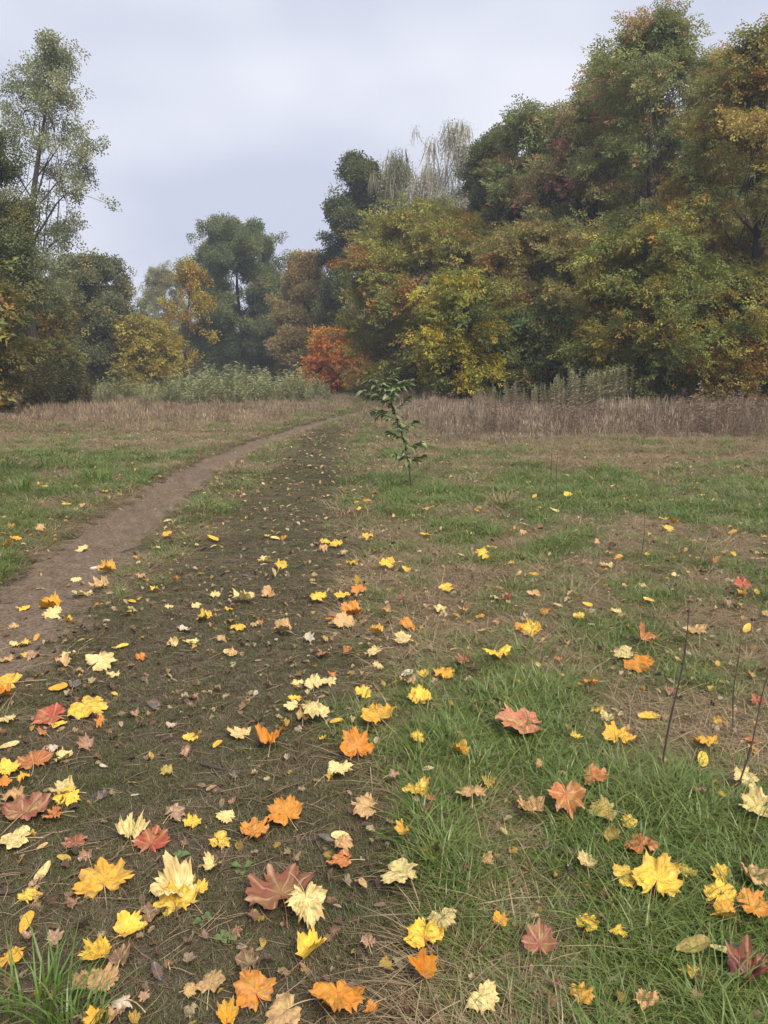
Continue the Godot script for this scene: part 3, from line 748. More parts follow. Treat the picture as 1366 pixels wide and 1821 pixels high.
func make_grass() -> void:
	var greens := [tuft(15, 0.05, 0.12, 0.0048, 0.04, 1.2, 11), tuft(13, 0.06, 0.15, 0.0052, 0.045, 1.5, 12), tuft(16, 0.035, 0.09, 0.0042, 0.045, 1.1, 13)]
	var straws := [tuft(15, 0.06, 0.18, 0.0034, 0.06, 1.8, 21), tuft(13, 0.05, 0.15, 0.0036, 0.07, 2.3, 22)]
	var mosses := [tuft(26, 0.012, 0.034, 0.0026, 0.05, 1.2, 31), tuft(24, 0.015, 0.045, 0.0022, 0.05, 1.6, 32)]
	var gr := [PackedFloat32Array(), PackedFloat32Array(), PackedFloat32Array()]
	var st := [PackedFloat32Array(), PackedFloat32Array()]
	var mo := [PackedFloat32Array(), PackedFloat32Array()]
	rng.seed = 4
	# strips of meadow: nearer z, farther z, tufts per square metre, size
	for strip in [[-0.9, -2.4, 3400.0, 1.0], [-2.4, -4.0, 2900.0, 1.0], [-4.0, -7.0, 1900.0, 1.0], [-7.0, -12.0, 1000.0, 1.12], [-12.0, -20.0, 380.0, 1.5], [-20.0, -34.0, 100.0, 2.2], [-34.0, -62.0, 16.0, 4.0]]:
		var z0: float = strip[0]
		var z1: float = strip[1]
		var half0 := -z0 * 0.56 + 1.0
		var half1 := -z1 * 0.56 + 1.0
		var count := int((z0 - z1) * (half0 + half1) * float(strip[2]))
		for k in count:
			var z := lerpf(z0, z1, rng.randf())
			var h := -z * 0.56 + 1.0
			var x := rng.randf_range(-h, h)
			var b := bareness(x, z)
			var keep := rng.randf()
			if b > 0.97 or keep < b * 0.55 - 0.02: continue
			var g := greenness(x, z)
			var tone := rng.randf_range(0.8, 1.2)
			var s: float = strip[3] * rng.randf_range(0.75, 1.3)
			var basis := Basis(Vector3.UP, rng.randf() * TAU) * Basis(Vector3.RIGHT, rng.randf_range(-0.25, 0.25))
			var p := Vector3(x, lie(x, z) - 0.004, z)
			var ran := rng.randf()
			if ran < 0.2 + b * 0.95 + (0.5 if x < 0.1 and x > -2.6 and z > -22.0 else 0.0):
				if inside_of(trail_l, trail_r, x, z) > 0.15 and rng.randf() > 0.08: continue
				if b > 0.5 and rng.randf() < 0.12: continue
				var mossy := clampf(0.45 + n_mid.get_noise_2d(x * 2.2 + 15.0, z * 2.2) * 1.3, 0.0, 1.0)
				var col := Color(0.090, 0.110, 0.030).lerp(Color(0.18, 0.132, 0.078), clampf(rng.randf() * 1.3 - mossy * 0.6 + 0.1, 0.0, 1.0))
				put(mo[k % 2], basis.scaled(Vector3.ONE * s), p, Color(col.r * tone, col.g * tone, col.b * tone))
			elif rng.randf() < g:
				var col := Color(0.085, 0.160, 0.028).lerp(Color(0.20, 0.22, 0.06), rng.randf() * 0.9)
				var size := s * lerpf(0.6, 1.15, clampf(g - b, 0.0, 1.0))
				put(gr[k % 3], basis.scaled(Vector3.ONE * size), p, Color(col.r * tone, col.g * tone, col.b * tone))
			else:
				var col := Color(0.19, 0.135, 0.075).lerp(Color(0.43, 0.335, 0.20), pow(rng.randf(), 1.4))
				put(st[k % 2], basis.scaled(Vector3(s, s * rng.randf_range(0.3, 0.75), s)), p, Color(col.r * tone, col.g * tone, col.b * tone))
	for k in 1100:
		var z := rng.randf_range(-3.2, -19.0)
		var h := -z * 0.56 + 1.0
		var x := rng.randf_range(-h, h)
		if bareness(x, z) > 0.12: continue
		var g := greenness(x, z)
		var s := rng.randf_range(1.1, 1.9) * (1.0 if z > -8.0 else 1.3)
		var tone := rng.randf_range(0.8, 1.2)
		for q in 3:
			var p := Vector3(x + rng.randf_range(-0.06, 0.06) * s, 0.0, z + rng.randf_range(-0.06, 0.06) * s)
			p.y = lie(p.x, p.z) - 0.006
			var basis := Basis(Vector3.UP, rng.randf() * TAU).scaled(Vector3(s, s * 0.85, s))
			if rng.randf() < g * 0.8:
				put(gr[q], basis, p, Color(0.115 * tone, 0.165 * tone, 0.04 * tone))
			else:
				put(st[q % 2], basis, p, Color(0.30 * tone, 0.225 * tone, 0.13 * tone))
	var o := Node3D.new()
	o.name = "grass"
	add_child(o)
	tag(o, "short green autumn grass growing over the whole meadow", "grass", "", "stuff")
	for k in 3: bulk(o, "green_blades", greens[k], mat.grass, gr[k])
	o = Node3D.new()
	o.name = "dry_grass"
	add_child(o)
	tag(o, "flattened dry straw coloured grass between the green tufts", "dry grass", "", "stuff")
	for k in 2: bulk(o, "straw_blades", straws[k], mat.straw, st[k])
	o = Node3D.new()
	o.name = "moss"
	add_child(o)
	tag(o, "fine mossy trodden grass on the worn soil of the track", "moss", "", "stuff")
	for k in 2: bulk(o, "moss_blades", mosses[k], mat.grass, mo[k])
	print("grass ", gr[0].size() / 16 * 3, " straw ", st[0].size() / 16 * 2, " moss ", mo[0].size() / 16 * 2)

# tall dry stems with seed heads
func stems(n: int, short: float, long: float, wide: float, spread: float, lean: float, head: float, s: int) -> ArrayMesh:
	rng.seed = s
	var v := PackedVector3Array()
	var c := PackedColorArray()
	var idx := PackedInt32Array()
	for b in n:
		var az := rng.randf() * TAU
		var at := Vector3(cos(az), 0, sin(az)) * spread * sqrt(rng.randf())
		az = rng.randf() * TAU
		var out := Vector3(cos(az), 0, sin(az))
		var side := Vector3(-out.z, 0, out.x).rotated(Vector3.UP, rng.randf() * PI)
		var l := rng.randf_range(short, long)
		var tip := at + out * l * lean * rng.randf() + Vector3.UP * l
		var tone := rng.randf_range(0.5, 1.5)
		var col := Color(tone, tone, tone)
		var w := wide * rng.randf_range(0.6, 1.2) * 0.5
		var first := v.size()
		v.append_array(PackedVector3Array([at - side * w - Vector3.UP * 0.02, at + side * w - Vector3.UP * 0.02, at.lerp(tip, 0.62) + Vector3.UP * l * 0.03, tip]))
		var mid := at.lerp(tip, 0.8)
		v.append_array(PackedVector3Array([mid - side * head * l, mid + side * head * l]))
		for k in 6: c.append(col)
		idx.append_array(PackedInt32Array([first, first + 1, first + 2, first + 2, first + 4, first + 3, first + 2, first + 3, first + 5]))
		# a withered leaf off the stem
		var lp := at.lerp(tip, rng.randf_range(0.15, 0.55))
		var dir := Vector3(rng.randf_range(-1, 1), rng.randf_range(-0.2, 0.7), rng.randf_range(-1, 1)).normalized() * l * rng.randf_range(0.12, 0.3)
		first = v.size()
		v.append_array(PackedVector3Array([lp, lp + dir * 0.5 + side * w * 1.6, lp + dir, lp + dir * 0.5 - side * w * 1.6]))
		for k in 4: c.append(col * 1.05)
		idx.append_array(PackedInt32Array([first, first + 1, first + 2, first, first + 2, first + 3]))
	return flat_mesh(v, c, idx)

func make_tall_grass() -> void:
	var a := stems(34, 0.28, 0.62, 0.010, 0.28, 0.35, 0.018, 41)
	var b := stems(30, 0.22, 0.5, 0.012, 0.32, 0.5, 0.022, 42)
	var ra := PackedFloat32Array()
	var rb := PackedFloat32Array()
	rng.seed = 9
	for k in 17000:
		var z := -15.5 - 34.0 * pow(rng.randf(), 1.15)
		var x := rng.randf_range(-0.62, 0.62) * -z
		if x < 0.0 and x > -12.0 * absf(z) / 40.0 - 1.5 and z > -60.0 and inside_of(trail_l, trail_r, x, z) > -3.2: continue
		var n := n_mid.get_noise_2d(x * 0.45, z * 0.45) * 1.1 + n_mid.get_noise_2d(x * 0.13, z * 0.13 + 20.0) * 0.7
		var p := 0.0
		if x > 0.0:
			# the purplish dry strip in front of the right wood
			var start := 18.5 + n * 3.5 - clampf(x - 7.0, 0.0, 6.0) * 0.25
			p = smoothstep(start - 2.5, start + 6.0, -z) * smoothstep(0.2, 2.6, x + (-z - 20.0) * 0.05 + n)
		else:
			var start := 21.0 + n * 3.0
			p = 0.8 * smoothstep(start - 2.5, start + 7.0, -z)
		if rng.randf() > p * smoothstep(-0.75, 0.0, n): continue
		var tone := rng.randf_range(0.6, 1.35)
		var col := Color(0.205, 0.150, 0.118).lerp(Color(0.36, 0.28, 0.19), clampf(rng.randf() * 0.8 + n * 0.3, 0.0, 1.0))
		if x < 0.0: col = col.lerp(Color(0.27, 0.20, 0.12), 0.5)
		var s := rng.randf_range(0.7, 1.15) * (0.72 if x < 0.0 else 1.0) * lerpf(0.35, 1.5, clampf(0.45 + n * 0.8, 0.0, 1.0))
		put(ra if k % 2 else rb, (Basis(Vector3.UP, rng.randf() * TAU) * Basis(Vector3.RIGHT, rng.randf_range(-0.3, 0.3))).scaled(Vector3(1.0, s, 1.0)), Vector3(x, lie(x, z), z), Color(col.r * tone, col.g * tone, col.b * tone))
	var o := Node3D.new()
	o.name = "tall_dry_grass"
	add_child(o)
	tag(o, "tall purplish brown dry grass standing before the wood", "dry grass", "", "stuff")
	bulk(o, "dry_stems", a, mat.straw, ra)
	bulk(o, "dry_stems", b, mat.straw, rb)

# an upright leafy herb, one stem with narrow leaves
func herb(height: float, leaves: int, length: float, wide: float, fluff: int, s: int) -> ArrayMesh:
	rng.seed = s
	var v := PackedVector3Array()
	var c := PackedColorArray()
	var idx := PackedInt32Array()
	for stem in 3:
		var at := Vector3(rng.randf_range(-0.14, 0.14), 0, rng.randf_range(-0.14, 0.14))
		var h := height * rng.randf_range(0.75, 1.1)
		var tip := at + Vector3(rng.randf_range(-0.14, 0.14) * h, h, rng.randf_range(-0.14, 0.14) * h)
		var first := v.size()
		v.append_array(PackedVector3Array([at + Vector3(-0.006, -0.03, 0), at + Vector3(0.006, -0.03, 0), at + Vector3(0, -0.03, 0.007), tip]))
		for k in 4: c.append(Color(0.8, 0.62, 0.6))
		idx.append_array(PackedInt32Array([first, first + 1, first + 3, first + 1, first + 2, first + 3, first + 2, first, first + 3]))
		for k in leaves + fluff:
			var soft := k >= leaves
			var t := rng.randf_range(0.8, 1.04) if soft else lerpf(0.22, 1.0, (k + rng.randf()) / leaves)
			var p := at.lerp(tip, t)
			var az := k * 2.4 + rng.randf()
			var l := (length * 0.35 if soft else length) * rng.randf_range(0.7, 1.2)
			var dir := Vector3(cos(az), rng.randf_range(-0.35, 0.75), sin(az)).normalized()
			var side := dir.cross(Vector3.UP).normalized() * (l * 0.4 if soft else wide) * 0.5
			var tone := rng.randf_range(0.75, 1.25)
			var col := Color(tone * 1.5, tone * 1.35, tone * 1.6) if soft else Color(tone, tone, tone)
			first = v.size()
			v.append_array(PackedVector3Array([p, p + dir * l * 0.5 + side + Vector3.UP * 0.01, p + dir * l - Vector3.UP * l * 0.15, p + dir * l * 0.5 - side]))
			for q in 4: c.append(col)
			idx.append_array(PackedInt32Array([first, first + 1, first + 2, first, first + 2, first + 3]))
	return flat_mesh(v, c, idx)

func thicket(called: String, label: String, category: String, mesh: Mesh, spots: Array, lo: Color, hi: Color, s: int) -> void:
	rng.seed = s
	var rows := PackedFloat32Array()
	for spot in spots:   # x, z, reach x, reach z, count, size
		for k in int(spot[4]):
			var a := rng.randf() * TAU
			var r := sqrt(rng.randf())
			var x: float = spot[0] + cos(a) * r * spot[2]
			var z: float = spot[1] + sin(a) * r * spot[3]
			var sc: float = spot[5] * rng.randf_range(0.5, 1.25) * (1.08 - 0.32 * r * r) * (1.0 + n_mid.get_noise_2d(x, z) * 0.3)
			var col := lo.lerp(hi, clampf(rng.randf() + n_mid.get_noise_2d(x * 0.6, z * 0.6) * 0.6, 0.0, 1.0))
			var crowd := n_mid.get_noise_2d(x * 0.5 + 11.0, z * 0.5)
			if crowd + rng.randf_range(-0.3, 0.3) < -0.22: continue
			sc *= 1.0 + crowd * 0.5
			put(rows, (Basis(Vector3.UP, rng.randf() * TAU) * Basis(Vector3.RIGHT, rng.randf_range(-0.28, 0.28))).scaled(Vector3.ONE * sc), Vector3(x, lie(x, z), z), col)
	tag(bulk(self, called, mesh, mat.herb, rows), label, category, "", "stuff")

# ---------------------------------------------------------------- trees

func leaf_quad(v: PackedVector3Array, c: PackedColorArray, idx: PackedInt32Array, p: Vector3, dir: Vector3, up: Vector3, l: float, w: float, col: Color) -> void:
	var side := dir.cross(up).normalized() * w * 0.5
	var top := side.cross(dir).normalized()
	var first := v.size()
	v.append_array(PackedVector3Array([p, p + dir * l * 0.45 + side + top * w * 0.18, p + dir * l - top * l * 0.1, p + dir * l * 0.45 - side + top * w * 0.18]))
	for k in 4: c.append(col)
	idx.append_array(PackedInt32Array([first, first + 1, first + 2, first, first + 2, first + 3]))

func make_sprays() -> void:
	for kind in ["flat", "ball", "weep"]:
		rng.seed = kind.hash() % 1000
		var v := PackedVector3Array()
		var c := PackedColorArray()
		var idx := PackedInt32Array()
		var n := 30 if kind != "weep" else 34
		for k in n:
			var tone := rng.randf_range(0.68, 1.32)
			var col := Color(tone * rng.randf_range(0.92, 1.15), tone, tone * rng.randf_range(0.85, 1.1))
			var jit := Vector3(rng.randf_range(-1, 1), rng.randf_range(-1, 1), rng.randf_range(-1, 1))
			if kind == "flat":
				# a branch end: leaves two-ranked along a drooping twig and its side twigs
				var t := float(k) / n
				var twig := Vector3(0.05 + t * 0.72, -t * t * 0.16, sin(k * 2.1) * 0.24 * (1.0 - t * 0.6))
				var dir := (Vector3(0.7, -0.25, 0.9 if k % 2 else -0.9) + jit * 0.55).normalized()
				leaf_quad(v, c, idx, twig + jit * 0.05, dir, (Vector3.UP + jit * 0.6).normalized(), 0.135 * rng.randf_range(0.75, 1.2), 0.075, col)
			elif kind == "ball":
				var dir := jit.normalized()
				if dir.y < -0.2: dir.y *= 0.5
				leaf_quad(v, c, idx, dir * rng.randf_range(0.08, 0.36), (dir + Vector3(rng.randf_range(-1, 1), rng.randf_range(-1, 1), rng.randf_range(-1, 1)) * 0.8).normalized(), Vector3.UP if absf(dir.y) < 0.9 else Vector3.RIGHT, 0.14 * rng.randf_range(0.75, 1.2), 0.088, col)
			else:
				var strand := float(k % 4)
				var t := floorf(k / 4.0) / 8.0
				var p := Vector3(cos(strand * 1.7) * 0.42, 0, sin(strand * 1.7) * 0.42) * (0.4 + t * 0.6) + Vector3(0, -t * 1.1, 0) + jit * 0.09
				leaf_quad(v, c, idx, p, (Vector3(0, -0.7, 0) + jit * 0.7).normalized(), Vector3.RIGHT, 0.085, 0.062, col)
		if kind == "weep":
			for s in 4:
				var p := Vector3(cos(s * 1.7) * 0.08, 0.05, sin(s * 1.7) * 0.08)
				var q := Vector3(cos(s * 1.7) * 0.42, -1.15, sin(s * 1.7) * 0.42)
				leaf_quad(v, c, idx, p, (q - p).normalized(), Vector3.RIGHT, (q - p).length(), 0.010, Color(0.72, 0.66, 0.62))
		sprays[kind] = flat_mesh(v, c, idx)

func profile(kind: String, u: float) -> float:
	match kind:
		"cone": return clampf(1.15 * pow(1.0 - u, 0.62) * smoothstep(-0.12, 0.18, u), 0.05, 1.0)
		"round": return clampf(sqrt(maxf(0.0, 1.0 - pow(absf(u - 0.42) / 0.6, 2.4))), 0.08, 1.0)
		"weep": return clampf(sqrt(maxf(0.0, 1.0 - pow(u, 3.0))), 0.12, 1.0)
		"lean": return clampf(sin(PI * clampf(u * 0.86 + 0.1, 0.0, 1.0)), 0.12, 1.0)
	return clampf(pow(sin(PI * clampf(u * 0.88 + 0.10, 0.0, 1.0)), 0.7), 0.1, 1.0)

func make_tree(row: PackedStringArray, k: int) -> void:
	var at := Vector3(float(row[1]), 0.0, float(row[2]))
	var h := float(row[3])
	var reach := float(row[4])
	var low := float(row[5])
	var prof := row[6]
	var pal: Array = PALETTE[row[7]]
	var spray := row[8]
	var clumps := int(row[9])
	var per := int(row[10])
	at.y = lie(at.x, at.z) - 0.05
	var o := thing(row[0], at, row[12], row[0].replace("_", " ").split(" ")[-1] if row[0] != "shaded_tree" else "tree", row[11])
	rng.seed = 700 + k * 13
	n_crown.seed = 50 + k
	var lean := Vector3(rng.randf_range(-0.05, 0.05), 0, rng.randf_range(-0.04, 0.04)) * h
	if prof == "lean": lean = Vector3(0.09 * h, 0, 0)
	var axis := func(t: float) -> Vector3:
		return lean * t * t + Vector3(sin(t * 5.0 + k) * 0.018 * h * t, t * h * 0.94, cos(t * 4.0 + k * 2.0) * 0.015 * h * t)
	var v := PackedVector3Array()
	var idx := PackedInt32Array()
	var pts := []
	var radii := []
	var r0 := 0.06 + h * 0.0135
	for j in 13:
		var t := j / 12.0
		pts.append(axis.call(t))
		radii.append(r0 * pow(1.0 - t, 0.85) * (1.35 if j == 0 else 1.0) + 0.012)
	tube(v, idx, pts, radii, 9)
	var rows := PackedFloat32Array()
	var rc := 0.24 + reach * 0.10
	# the crown is a number of lobes, each carried by a limb
	var lobes := []
	var count := clampi(int(3.4 * (h - low) / reach) + 7, 12, 24)
	var fine := row[7] == "half_bare" or spray == "weep"
	for j in count:
		var u := clampf((j + 0.5 + rng.randf_range(-0.6, 0.6)) / count, 0.0, 1.0)
		var pr := profile(prof, u)
		var lr := reach * rng.randf_range(0.28, 0.52) * (0.55 + 0.45 * pr)
		var a := j * 2.4 + rng.randf_range(-0.5, 0.5)
		var rad := maxf(reach * 0.08, reach * pr * rng.randf_range(0.9, 1.12) - lr * 0.75)
		var y := clampf(lerpf(low, h, u), low + lr * 0.35, h - lr * 0.7)
		var t0 := clampf((y - rad * 0.8) / h, 0.06, 0.9)
		var s: Vector3 = axis.call(t0)
		var e: Vector3 = axis.call(clampf(y / h, 0.0, 1.0))
		e.y = y
		e += Vector3(cos(a), 0, sin(a)) * rad
		var lr0 := maxf(0.022, r0 * (1.0 - t0) * 0.5)
		tube(v, idx, [s, s.lerp(e, 0.35) + Vector3(0, rad * 0.02, 0), s.lerp(e, 0.7) + Vector3(0, rad * 0.08, 0), e], [lr0, lr0 * 0.75, lr0 * 0.5, 0.015], 6)
		lobes.append([e, lr, lr0])
	var placed := 0
	var tries := 0
	while placed < clumps and tries < clumps * 8:
		tries += 1
		var lobe: Array = lobes[rng.randi() % count]
		var dir := Vector3(rng.randf_range(-1, 1), rng.randf_range(-0.75, 1), rng.randf_range(-1, 1))
		if dir.length() > 1.0 or dir.length() < 0.05: continue
		dir = dir.normalized()
		var p: Vector3 = lobe[0] + dir * Vector3(1.0, 0.78, 1.0) * float(lobe[1]) * pow(rng.randf(), 0.45)
		if rng.randf() < (0.15 if fine else 0.38):
			# the rest fills the body of the crown between the lobes
			var u := rng.randf()
			var a := rng.randf() * TAU
			dir = Vector3(cos(a), 0.1, sin(a))
			p = axis.call(clampf(lerpf(low, h, u) / h, 0.0, 1.0))
			p.y = lerpf(low, h * 0.97, u)
			p += dir * reach * profile(prof, u) * (0.25 + 0.62 * sqrt(rng.randf())) * (1.0 + 0.5 * n_crown.get_noise_3d(dir.x * 60.0, u * h * 9.0, dir.z * 60.0))
		if p.y < low * 0.7: continue
		# gaps in the crown
		if n_crown.get_noise_3d(p.x * 26.0 + 300.0, p.y * 26.0, p.z * 26.0) < -0.2: continue
		var stray := rng.randf() < 0.24
		if stray: p += dir * rng.randf_range(0.25, 0.95)
		placed += 1
		if stray or placed % (1 if fine else 3) == 0:
			var b: Vector3 = lobe[0]
			tube(v, idx, [b.lerp(Vector3(0, b.y - 0.2, 0), 0.12), b.lerp(p, 0.55) + Vector3(0, 0.06, 0), p + dir * 0.15], [float(lobe[2]) * 0.35 + 0.006, 0.013, 0.006], 4)
		var patch := n_crown.get_noise_3d(p.x * 14.0, p.y * 14.0 + 500.0, p.z * 14.0) * 0.5 + 0.5
		var is_patch := patch + rng.randf_range(-0.12, 0.12) < float(pal[2]) * 0.62 + 0.16
		var main: Color = pal[0][rng.randi() % 3]
		for q in (per / 3 if stray else per):
			var off := Vector3(rng.randf_range(-1, 1), rng.randf_range(-1, 1), rng.randf_range(-1, 1))
			if off.length() > 1.1: off *= 0.6
			off *= Vector3(rc, rc * (0.66 if spray == "flat" else 0.8), rc)
			var col := main
			if is_patch and rng.randf() < 0.75: col = pal[1]
			elif rng.randf() < 0.06: col = pal[1]
			var tone := rng.randf_range(0.75, 1.3)
			var yaw := atan2(-(dir.z * 1.2 + rng.randf_range(-0.9, 0.9)), dir.x * 1.2 + rng.randf_range(-0.9, 0.9))
			var basis := Basis(Vector3.UP, yaw)
			if spray == "ball": basis = Basis(Vector3(rng.randf_range(-1, 1), rng.randf_range(-1, 1), rng.randf_range(-1, 1)).normalized(), rng.randf() * TAU)
			elif spray == "flat": basis = basis * Basis(Vector3.BACK, rng.randf_range(-0.9, 0.5)) * Basis(Vector3.RIGHT, rng.randf_range(-0.9, 0.9))
			var sc := rng.randf_range(0.75, 1.25) * clampf(-at.z / 45.0, 0.8, 1.35)
			put(rows, basis.scaled(Vector3.ONE * sc), p + off, Color(col.r * tone, col.g * tone, col.b * tone))
	part(o, "trunk", smooth_mesh(v, PackedColorArray(), idx), mat.birch_bark if row[0] == "birch_tree" else mat.bark)
	tag(bulk(o, "crown", sprays[spray], mat.foliage, rows), "", "", "", "stuff")

# ---------------------------------------------------------------- fallen leaves

# outline of a maple leaf, angle from the stalk's end round the right side, and reach
const MAPLE := [[0, 0.06], [12, 0.30], [22, 0.46], [30, 0.56], [36, 0.68], [42, 0.60], [50, 0.62], [57, 0.70], [63, 0.70], [70, 0.80], [76, 0.86], [80, 0.80], [88, 1.0], [93, 0.86], [98, 0.90], [104, 0.86], [111, 0.80], [118, 0.74], [124, 0.81], [129, 0.90], [133, 0.84], [140, 1.01], [145, 0.90], [149, 0.90], [155, 0.82], [161, 0.74], [165, 0.82], [168, 0.92], [172, 0.88], [175, 0.99], [180, 1.06]]

func outline(kind: String, jag: float) -> PackedVector2Array:
	var pts := PackedVector2Array()
	if kind == "o":
		for k in 28:
			var a := TAU * k / 28.0
			var w := sin(a) * 0.52
			pts.append(Vector2(w * (1.0 - 0.18 * cos(a)), -cos(a)))
		return pts
	var torn := rng.randf() if kind == "c" else 1.0
	var right := []
	for m in MAPLE:
		right.append(Vector2(deg_to_rad(m[0]), m[1] * (1.0 + rng.randf_range(-jag, jag))))
	for m in right:
		pts.append(Vector2(sin(m.x), -cos(m.x)) * m.y)
	for k in range(right.size() - 2, 0, -1):
		var m: Vector2 = right[k]
		var r := m.y * (1.0 + rng.randf_range(-jag, jag))
		if torn < 0.45: r *= 0.35 + torn * 0.7
		pts.append(Vector2(-sin(m.x), -cos(m.x)) * r)
	return pts

func leaf_blade(kind: String, base: Color, size: float, s: int, coarse := false) -> ArrayMesh:
	rng.seed = s
	var o := outline(kind, 0.09)
	var n := o.size()
	var rings := 3 if coarse else 9
	var v := PackedVector3Array()
	var c := PackedColorArray()
	var idx := PackedInt32Array()
	var cup := rng.randf_range(-0.25, 0.35)
	var fold := rng.randf_range(0.0, 0.22)
	var ripple := rng.randf_range(0.06, 0.16)
	var stretch := rng.randf_range(0.84, 1.12)
	var roll_x := rng.randf_range(-0.3, 0.3)
	if kind == "c":
		cup = rng.randf_range(0.4, 0.9) * (1.0 if rng.randf() < 0.6 else -1.0)
		fold = rng.randf_range(0.1, 0.6)
		ripple = 0.16
		roll_x = rng.randf_range(-0.9, 0.9)
	elif kind == "f":
		fold = rng.randf_range(1.0, 1.6)
		cup = rng.randf_range(-0.1, 0.3)
	elif kind == "o":
		ripple = 0.04
		fold = rng.randf_range(0.1, 0.5)
	var off := rng.randf() * 200.0
	var edge := base.lerp(Color(0.20, 0.10, 0.05), rng.randf_range(0.05, 0.6))
	var alt := base.lerp(Color(0.45, 0.16, 0.03), 0.35) if rng.randf() < 0.45 else base.lerp(Color(0.30, 0.30, 0.06), 0.3)
	var vein := base.lerp(Color(0.75, 0.62, 0.35), 0.35) if base.r < 0.5 else base.lerp(Color(0.45, 0.24, 0.06), 0.45)
	var spots := rng.randf_range(0.12, 0.6)
	for ring in rings + 1:
		var t := float(ring) / rings
		for k in n:
			if ring == 0 and k > 0: break
			var q := o[k] * t
			var y := cup * q.length_squared() * 0.55 + fold * absf(q.x) * 0.8 + roll_x * q.x * q.y
			y += n_crown.get_noise_2d(q.x * 60.0 + off, q.y * 60.0) * ripple * 2.0 * (0.3 + t)
			var px := q.x * stretch * (1.0 - 0.28 * clampf(fold, 0.0, 1.6) * 0.9)
			v.append(Vector3(px, y, q.y * 1.08) * 0.5 * size)
			var m := n_crown.get_noise_2d(q.x * 35.0 + off, q.y * 35.0 + 70.0)
			var f := n_crown.get_noise_2d(q.x * 160.0 + off, q.y * 160.0 + 30.0)
			var col: Color = base.lerp(alt, clampf(m * 1.9 + 0.35, 0.0, 1.0)).lerp(edge, smoothstep(0.7, 1.05, t + m * 0.5) * 0.7)
			col *= 1.0 + f * 0.35
			if f > spots - 0.1: col = col.lerp(Color(0.16, 0.085, 0.045), 0.6)
			if kind != "o":
				var deg := rad_to_deg(absf(atan2(q.x, -q.y)))
				for tip in [36.0, 88.0, 140.0, 180.0]:
					if absf(deg - tip) < 2.2: col = col.lerp(vein, 0.75)
			elif absf(q.x) < 0.02: col = col.lerp(vein, 0.7)
			c.append(col * rng.randf_range(0.94, 1.06))
	for k in n:
		idx.append_array(PackedInt32Array([0, 1 + k, 1 + (k + 1) % n]))
	for ring in rings - 1:
		for k in n:
			var a := 1 + ring * n + k
			var b := 1 + ring * n + (k + 1) % n
			idx.append_array(PackedInt32Array([a, a + n, b, b, a + n, b + n]))
	return smooth_mesh(v, c, idx)

